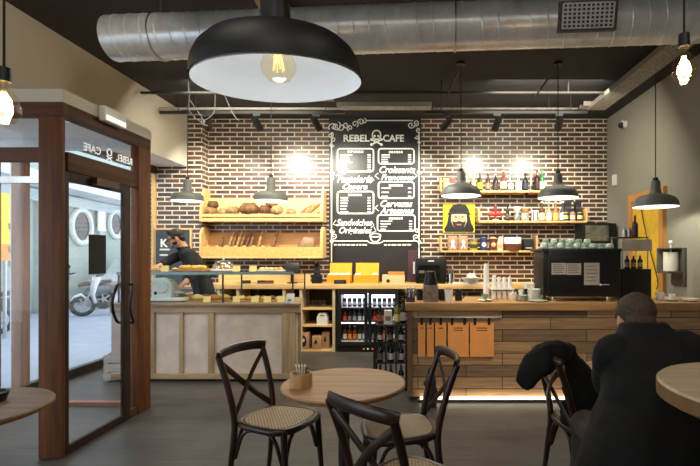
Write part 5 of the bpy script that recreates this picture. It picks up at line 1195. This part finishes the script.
# coat over the chair
COATM = M('coat_black', srgb(17,16,18), .9, 0, .35, 20, .2)
def ap(px, py, Y=2.66): return at(px, py, Y)
o_ = ap(565,372); cb_ = B()
cb_.tube(spline([ap(574,353,2.80)-o_, ap(563,352,2.68)-o_, ap(546,358,2.62)-o_, ap(531,371,2.60)-o_, ap(522,388,2.60)-o_], 5), [.03,.035,.045,.05,.055,.062,.07,.078,.085,.09,.092,.092,.09,.088,.082,.076,.07,.064,.056,.048,.036], 12, flat=.7, up=(0,1,0))
cb_.tube(spline([ap(570,354,2.76)-o_, ap(580,370,2.78)-o_, ap(590,386,2.80)-o_, ap(602,402,2.82)-o_], 5), [.03,.035,.04,.045,.05,.055,.06,.06,.058,.055,.05,.048,.045,.04,.035,.03], 12)
cb_.loft([(ap(571,356,2.76)-o_,(.05,.02,0),(0,.03,0)), (ap(576,370,2.78)-o_,(.085,.02,0),(0,.035,0)), (ap(581,388,2.80)-o_,(.125,.02,0),(0,.04,0)), (ap(583,404,2.80)-o_,(.115,.02,0),(0,.04,0)), (ap(576,420,2.78)-o_,(.06,.02,0),(0,.03,0)), (ap(576,444,2.74)-o_,(.02,.01,0),(0,.015,0))], 16)
cb_.tube([ap(566,400,2.66)-o_, ap(570,420,2.66)-o_, ap(576,446,2.66)-o_], [.03,.055,.012], 10)
co = fuse(cb_, 'draped_coat', COATM, .012, 5, None, o_, (.03,.07))
tag(co, 'black coat thrown over the back of the chair beside the seated man', 'coat')

# ================================================================== PEOPLE
SKIN = M('skin', srgb(206,150,118), .55, 0, .08, 14); HAIRD = M('hair_dark', srgb(30,22,20), .6, 0, .5, 60, .3, (1,1,.3)); HAIRB = M('hair_brown_short', srgb(70,56,46), .75, 0, .4, 90, .3)
BLACKSH = M('shirt_black', srgb(17,16,16), .8, 0, .3, 12, .1); JACK = M('jacket_black', srgb(15,13,13), .9, 0, .35, 9, .1); TROU = M('trousers_dark', srgb(20,19,21), .85, 0, .25, 14); JEANS = M('trousers_brown_grey', srgb(62,52,48), .85, 0, .2, 20)
def frame(f):
    f = Vector(f).normalized(); r_ = f.cross(Vector((0,0,1))).normalized(); u = r_.cross(f).normalized(); return f, r_, u
def head_geo(b, c, f, s=1):
    f, r_, u = frame(f); c = Vector(c)
    R = Matrix((r_, f, u)).transposed()
    P = lambda x, y, z: c+r_*(x*s)+f*(y*s)+u*(z*s)
    b.ball(P(0,-.012,.03), (.074*s,.092*s,.088*s), 20, R, 14)        # skull
    b.ball(P(0,.030,-.02), (.062*s,.062*s,.085*s), 18, R, 12)        # face
    b.ball(P(0,.052,-.088), (.034*s,.032*s,.028*s), 14, R)           # chin
    b.ball(P(0,.02,-.07), (.052*s,.058*s,.04*s), 14, R)              # jaw
    b.tube([P(0,.085,.018), P(0,.105,-.018), P(0,.112,-.030)], [.008*s,.013*s,.016*s], 8)   # nose
    for k in (-1, 1):
        b.ball(P(k*.014,.098,-.033), (.010*s,.010*s,.008*s), 8, R)
        b.ball(P(k*.076,-.012,-.012), (.010*s,.020*s,.034*s), 10, R)   # ear
        b.ball(P(k*.032,.082,.026), (.022*s,.010*s,.008*s), 8, R)      # brow
        b.ball(P(k*.036,.066,-.022), (.022*s,.020*s,.018*s), 8, R)     # cheek
    b.ball(P(0,.086,-.056), (.024*s,.012*s,.007*s), 10, R); b.ball(P(0,.084,-.067), (.020*s,.012*s,.008*s), 10, R)
    return P, R
def hand_geo(b, wrist, d, palmn, s=1, side=1, curl=.5):
    """palm and five fingers; d = pointing direction, palmn = palm normal"""
    d = Vector(d).normalized(); n = Vector(palmn); n = (n-d*n.dot(d)).normalized(); x = d.cross(n)*side; w = Vector(wrist)
    R = Matrix((x, d, n)).transposed()
    b.ball(w+d*.045*s, (.040*s,.052*s,.016*s), 14, R)
    b.tube([w-d*.03, w+d*.03*s], [.025*s,.030*s], 10, flat=.75, up=n)
    for k, (ox, ln_) in enumerate(((-.028,.066), (-.010,.078), (.009,.074), (.027,.058))):
        p0 = w+d*.078*s+x*ox*s; c1 = (d*math.cos(curl*.6)+n*math.sin(curl*.6)); c2 = (d*math.cos(curl*1.5)+n*math.sin(curl*1.5)); c3 = (d*math.cos(curl*2.3)+n*math.sin(curl*2.3))
        p1 = p0+c1*ln_*.45*s+x*ox*.15*s; p2 = p1+c2*ln_*.32*s; p3 = p2+c3*ln_*.25*s
        b.tube([p0-d*.02*s, p0, p1, p2, p3], [.010*s,.0098*s,.0092*s,.0085*s,.0065*s], 8)
    p0 = w+d*.025*s-x*.032*s; p1 = p0+(d*.6-x*.7+n*.3).normalized()*.035*s; p2 = p1+(d*.85-x*.25+n*.4).normalized()*.03*s
    b.tube([w+d*.02*s-x*.015*s, p0, p1, p2], [.014*s,.0135*s,.011*s,.008*s], 8)
def limb(b, pts, rr): 
    p = spline(pts, 6); n = len(p); k = len(rr)-1
    R = []
    for i in range(n):
        t = i/(n-1)*k; j = min(int(t), k-1); R.append(rr[j]+(rr[j+1]-rr[j])*(t-j))
    b.tube(p, R, 14)

# ---- clerk behind the display counter
base = Vector((-2.92, 6.18, 0)); W = lambda x, y, z: Vector((x, y, z))-base
t = thing('person', 'dark-haired person in glasses and black long-sleeved shirt bending behind the pastry display', 'person', base)
hc = W(-3.215, 6.14, 1.675); hf = (-.86,-.36,-.36)
b = B(); P, R = head_geo(b, hc, hf, 1.0)
limb(b, [W(-3.10,6.19,1.50), W(-3.13,6.18,1.56), hc+Vector((.03,.02,-.02))], [.06,.056,.056])
f_ = Vector((-.80,-.60,0)); s_ = Vector((.60,-.80,0))
def ring(c, a, d, tilt=(0,0,0)): return (c, s_*a, f_*d)
torso = [(W(-2.87,6.22,.86),.15,.10), (W(-2.88,6.22,1.0),.15,.105), (W(-2.93,6.20,1.18),.14,.10), (W(-3.01,6.19,1.36),.16,.105), (W(-3.07,6.19,1.47),.15,.085), (W(-3.10,6.19,1.53),.07,.06)]
b.loft([ring(*x) for x in torso])
SL, EL, WL = W(-2.99,6.07,1.455), W(-2.925,5.97,1.20), W(-2.925,5.70,1.055)
SR, ER, WR = W(-3.19,6.32,1.47), W(-3.29,6.10,1.37), W(-3.29,5.88,1.315)
limb(b, [SL, EL, WL], [.045,.038,.036,.025]); limb(b, [SR, ER, WR], [.045,.038,.036,.025])
hand_geo(b, WL, (-.25,-.85,-.35), (-.3,.1,-1), 1, 1, .6); hand_geo(b, WR, (.05,-1,-.12), (0,-.1,-1), 1, -1, .25)
for k in (-1, 1):
    hp = W(-2.87,6.22,.88)+s_*(.09*k); limb(b, [hp, hp+Vector((0,0,-.42)), hp+Vector((.02,.02,-.80))], [.075,.055,.05,.04])
    b.ball(hp+Vector((0,0,-.83))+f_*.06, (.05,.05,.04), 10)
fuse(b, 'body', SKIN, .0055, 3, t)
b = B(); tw = [(c, a+.034, d+.034) for c, a, d in torso[1:-1]]; b.loft([ring(W(-2.87,6.22,.93),.18,.135)]+[ring(*x) for x in tw]+[ring(W(-3.105,6.19,1.535),.088,.078)])
limb(b, [SL+Vector((-.03,.03,.0)), SL, EL, EL+(WL-EL)*.45], [.066,.074,.066,.056]); limb(b, [SR+Vector((.04,-.02,.0)), SR, ER, ER+(WR-ER)*.85], [.066,.074,.064,.048])
b.tube([W(-3.135,6.18,1.545)+Vector((math.cos(a)*.072, math.sin(a)*.072, .012*math.cos(a))) for a in [2*PI*i/20 for i in range(20)]], .016, 8, closed=True)
fuse(b, 'shirt', BLACKSH, .009, 4, t, extra=(.012,.08))
b = B(); b.loft([ring(W(-2.87,6.22,.78),.19,.13), ring(W(-2.87,6.22,.95),.175,.13)])
for k in (-1, 1): hp = W(-2.87,6.22,.84)+s_*(.09*k); limb(b, [hp, hp+Vector((0,0,-.38)), hp+Vector((.02,.02,-.74))], [.10,.08,.068,.062])
fuse(b, 'trousers', TROU, .012, 4, t)
b = B()
for k in (-1, 1): hp = W(-2.85,6.24,.06)+s_*(.09*k); b.loft([(hp-f_*.06+Vector((0,0,-.03)),s_*.04,Vector((0,0,.03))), (hp+f_*.02+Vector((0,0,-.01)),s_*.05,Vector((0,0,.05))), (hp+f_*.14+Vector((0,0,-.03)),s_*.048,Vector((0,0,.03))), (hp+f_*.20+Vector((0,0,-.035)),s_*.03,Vector((0,0,.022)))])
b.obj('shoes', BLACKP, t)
b = B(); b.ball(P(0,-.022,.045), (.083,.094,.085), 20, R, 14); b.ball(P(0,.035,.095), (.062,.042,.036), 14, R); b.ball(P(0,-.07,-.02), (.066,.04,.06), 14, R); b.ball(P(.0,.052,.108), (.045,.03,.028), 12, R)
for k in (-1, 1): b.ball(P(k*.070,.018,.03), (.014,.028,.045), 10, R)
fuse(b, 'hair', HAIRD, .007, 2, t, extra=(.014,.03))
b = B(); b.ball(P(0,.062,-.090), (.033,.026,.022), 12, R); b.ball(P(0,.093,-.046), (.026,.007,.006), 10, R)
for k in (-1, 1): b.ball(P(k*.052,.03,-.06), (.010,.036,.028), 10, R)
fuse(b, 'beard', HAIRD, .006, 1, t)
b = B()
for k in (-1, 1): b.tube([P(k*.033+math.cos(a)*.025,.104,.005+math.sin(a)*.02) for a in [2*PI*i/16 for i in range(16)]], .0035, 6, closed=True); b.tube([P(k*.058,.10,.01), P(k*.080,.0,.012)], .003, 6)
b.tube([P(-.008,.108,.01), P(.008,.108,.01)], .003, 6); b.obj('glasses', BLACKP, t)
b = B()
for k in (-1, 1): b.ball(P(k*.033,.084,.006), (.011,.008,.008), 10, R)
b.obj('eyes', lab_mat((40,30,26)), t)

# ---- seated man seen from behind
base = Vector((1.0, 1.93, 0)); W = lambda x, y, z: Vector((x, y, z))-base
t = thing('person', 'seated person with short dark hair in a black jacket, seen from behind at right', 'person', base)
hc = W(1.005, 2.06, 1.150); hf = (.10,.93,-.36)
b = B(); P, R = head_geo(b, hc, hf, 1.02)
limb(b, [W(1.0,1.97,1.0), W(.998,1.99,1.06), hc+Vector((0,-.015,-.03))], [.062,.060,.060])
X_, Y_ = Vector((1,0,0)), Vector((0,1,0))
rg = lambda c, a, d: (c, X_*a, Y_*d)
torso = [(W(1.0,1.93,.50),.17,.12), (W(1.0,1.92,.70),.155,.11), (W(1.0,1.93,.90),.165,.115), (W(1.0,1.95,1.0),.16,.095), (W(1.0,1.97,1.06),.09,.07)]
b.loft([rg(*x) for x in torso])
SL, EL, WL = W(.845,1.96,1.03), W(.93,2.20,.82), W(1.08,2.36,.745)
SR, ER, WR = W(1.185,1.96,1.035), W(1.25,2.18,.82), W(1.24,2.44,.76)
limb(b, [SL, EL, WL], [.05,.042,.038,.027]); limb(b, [SR, ER, WR], [.05,.042,.038,.027])
hand_geo(b, WL, (.7,.7,.0), (0,0,-1), 1, 1, .5); hand_geo(b, WR, (.1,1,.02), (0,0,-1), 1, -1, .15)
KN = {-1: W(.895,2.36,.565), 1: W(1.16,2.38,.535)}; AN = {-1: W(.90,2.40,.09), 1: W(1.17,2.42,.09)}
for k in (-1, 1):
    limb(b, [W(1.0+.09*k,1.95,.53), KN[k], AN[k]], [.075,.06,.052,.04]); b.ball(AN[k]+Vector((0,.06,-.03)), (.04,.09,.035), 10)
fuse(b, 'body', SKIN, .0055, 3, t)
b = B()
b.loft([rg(W(1.0,1.90,.40),.35,.22), rg(W(1.0,1.90,.55),.32,.215), rg(W(1.0,1.905,.70),.275,.20), rg(W(1.005,1.92,.84),.215,.165), rg(W(1.01,1.935,.95),.20,.15), rg(W(1.01,1.95,1.05),.195,.125), rg(W(1.01,1.965,1.105),.14,.095), rg(W(1.005,1.975,1.145),.090,.082)], 28)
limb(b, [SL+Vector((.05,0,.01)), SL, EL, WL-(WL-EL)*.12], [.07,.072,.060,.048]); limb(b, [SR+Vector((-.05,0,.01)), SR, ER, WR-(WR-ER)*.12], [.072,.076,.066,.05])
b.ball(SL+Vector((.0,-.01,.015)), (.068,.07,.055), 14); b.ball(SR+Vector((.005,-.01,.02)), (.08,.075,.06), 14)
b.tube([W(1.0,1.985,1.135)+Vector((math.cos(a)*.080, math.sin(a)*.074, -.012*math.sin(a))) for a in [2*PI*i/24 for i in range(24)]], .022, 8, closed=True)
fuse(b, 'jacket', JACK, .010, 5, t, extra=(.022,.11))
b = B(); b.loft([rg(W(1.0,1.95,.46),.18,.15), rg(W(1.0,1.95,.60),.18,.14)])
for k in (-1, 1): limb(b, [W(1.0+.09*k,1.98,.545), KN[k]+Vector((0,-.02,.005)), KN[k]+Vector((0,.02,-.08)), AN[k]+Vector((0,0,.03))], [.095,.08,.072,.058])
fuse(b, 'trousers', JEANS, .011, 4, t, extra=(.01,.05))
b = B()
for k in (-1, 1): c = AN[k]; b.loft([(c+Vector((0,-.05,-.05)),X_*.036,Vector((0,0,.035))), (c+Vector((0,.02,-.035)),X_*.046,Vector((0,0,.05))), (c+Vector((0,.13,-.055)),X_*.048,Vector((0,0,.033))), (c+Vector((0,.20,-.062)),X_*.03,Vector((0,0,.025)))])
b.obj('shoes', BLACKP, t)
b = B(); b.ball(P(0,-.020,.040), (.082,.096,.086), 20, R, 14); b.ball(P(0,.04,.095), (.06,.04,.028), 14, R); b.ball(P(0,-.062,-.022), (.066,.044,.052), 14, R)
for k in (-1, 1): b.ball(P(k*.070,.010,.03), (.013,.026,.04), 10, R)
fuse(b, 'hair', HAIRB, .007, 2, t, extra=(.006,.02))
b = B()
for k in (-1, 1): b.ball(P(k*.033,.084,.006), (.011,.008,.008), 10, R)
b.obj('eyes', lab_mat((40,30,26)), t)

# ================================================================== LIGHT
for (px, py), lab, (tx, ty) in SPOTS:
    a_ = at(px, py, 6.18); dv = Vector((-tx, ty*1.5, -.75)).normalized(); c = Vector((a_.x, 6.18, 3.237))
    lamp('SPOT', c+dv*.11, 170, (1,.96,.80), .03, c+dv*2, 100, .9)
# added fill lights with no fixtures, out of view above and behind the camera
for x, y, pw in ((-1.2,.4,8), (1.4,.2,8), (0,-1.3,14)):
    lamp('AREA', (x, y, 3.55), pw*1.3, (1,.97,.86), 1.0, (x, y+.6, 0))
lamp('AREA', (-.6, 4.9, 3.0), 60, (1,.96,.84), 1.2, (-.6, 5.2, 0))  # overhead fill added above the middle of the room, no fixture
lamp('AREA', (1.7, 5.6, 3.5), 72, (1,.95,.78), 1.4, (1.7, 7.35, 2.3))  # wash light added to brighten the brick behind the bottle shelves
lamp('AREA', (-2.2, 5.6, 3.5), 62, (1,.95,.78), 1.4, (-2.2, 7.35, 2.2))  # second added wash, for the brick behind the bread rack
lamp('SPOT', (1.0, 2.6, 3.55), 235, (1,.92,.78), .12, (1.2, 4.5, .55), 44, .9)  # spot without a fixture, added to brighten the bar front
lamp('SPOT', (-1.6, 2.7, 3.55), 130, (1,.94,.80), .12, (-2.1, 5.2, .55), 36, .9)  # added spot that brightens the front of the left counter
lamp('SPOT', (-1.3, 2.4, 3.4), 60, (1,.93,.78), .15, (-3.54, 3.9, 3.2), 70, 1)  # added spot that lifts the left wall above the vestibule
lamp('AREA', (-3.3, 3.8, 2.35), 12, (.92,.96,1), .6, (-3.3, 3.8, 0))  # unseen cool light added to brighten the vestibule interior
wd = bpy.data.worlds.new('overcast_day'); bpy.context.scene.world = wd; wd.use_nodes = True
bg = wd.node_tree.nodes['Background']; bg.inputs[0].default_value = (.80,.90,1,1); bg.inputs[1].default_value = 2.6
# ================================================================== CAMERA
cd_ = bpy.data.cameras.new('camera'); cm = bpy.data.objects.new('camera', cd_); C.objects.link(cm)
cm.location = (0, 0, H); cm.rotation_euler = (PI/2, 0, 0)
cd_.sensor_width = 36; cd_.lens = 36*F/700; cd_.shift_x = (350-CX)/700; cd_.shift_y = (CY-233)/700; cd_.clip_start = .05
sc = bpy.context.scene; sc.camera = cm
sc.view_settings.view_transform = 'Standard'; sc.view_settings.look = 'None'; sc.view_settings.exposure = -.04
try: sc.cycles.use_denoising = True
except Exception: pass
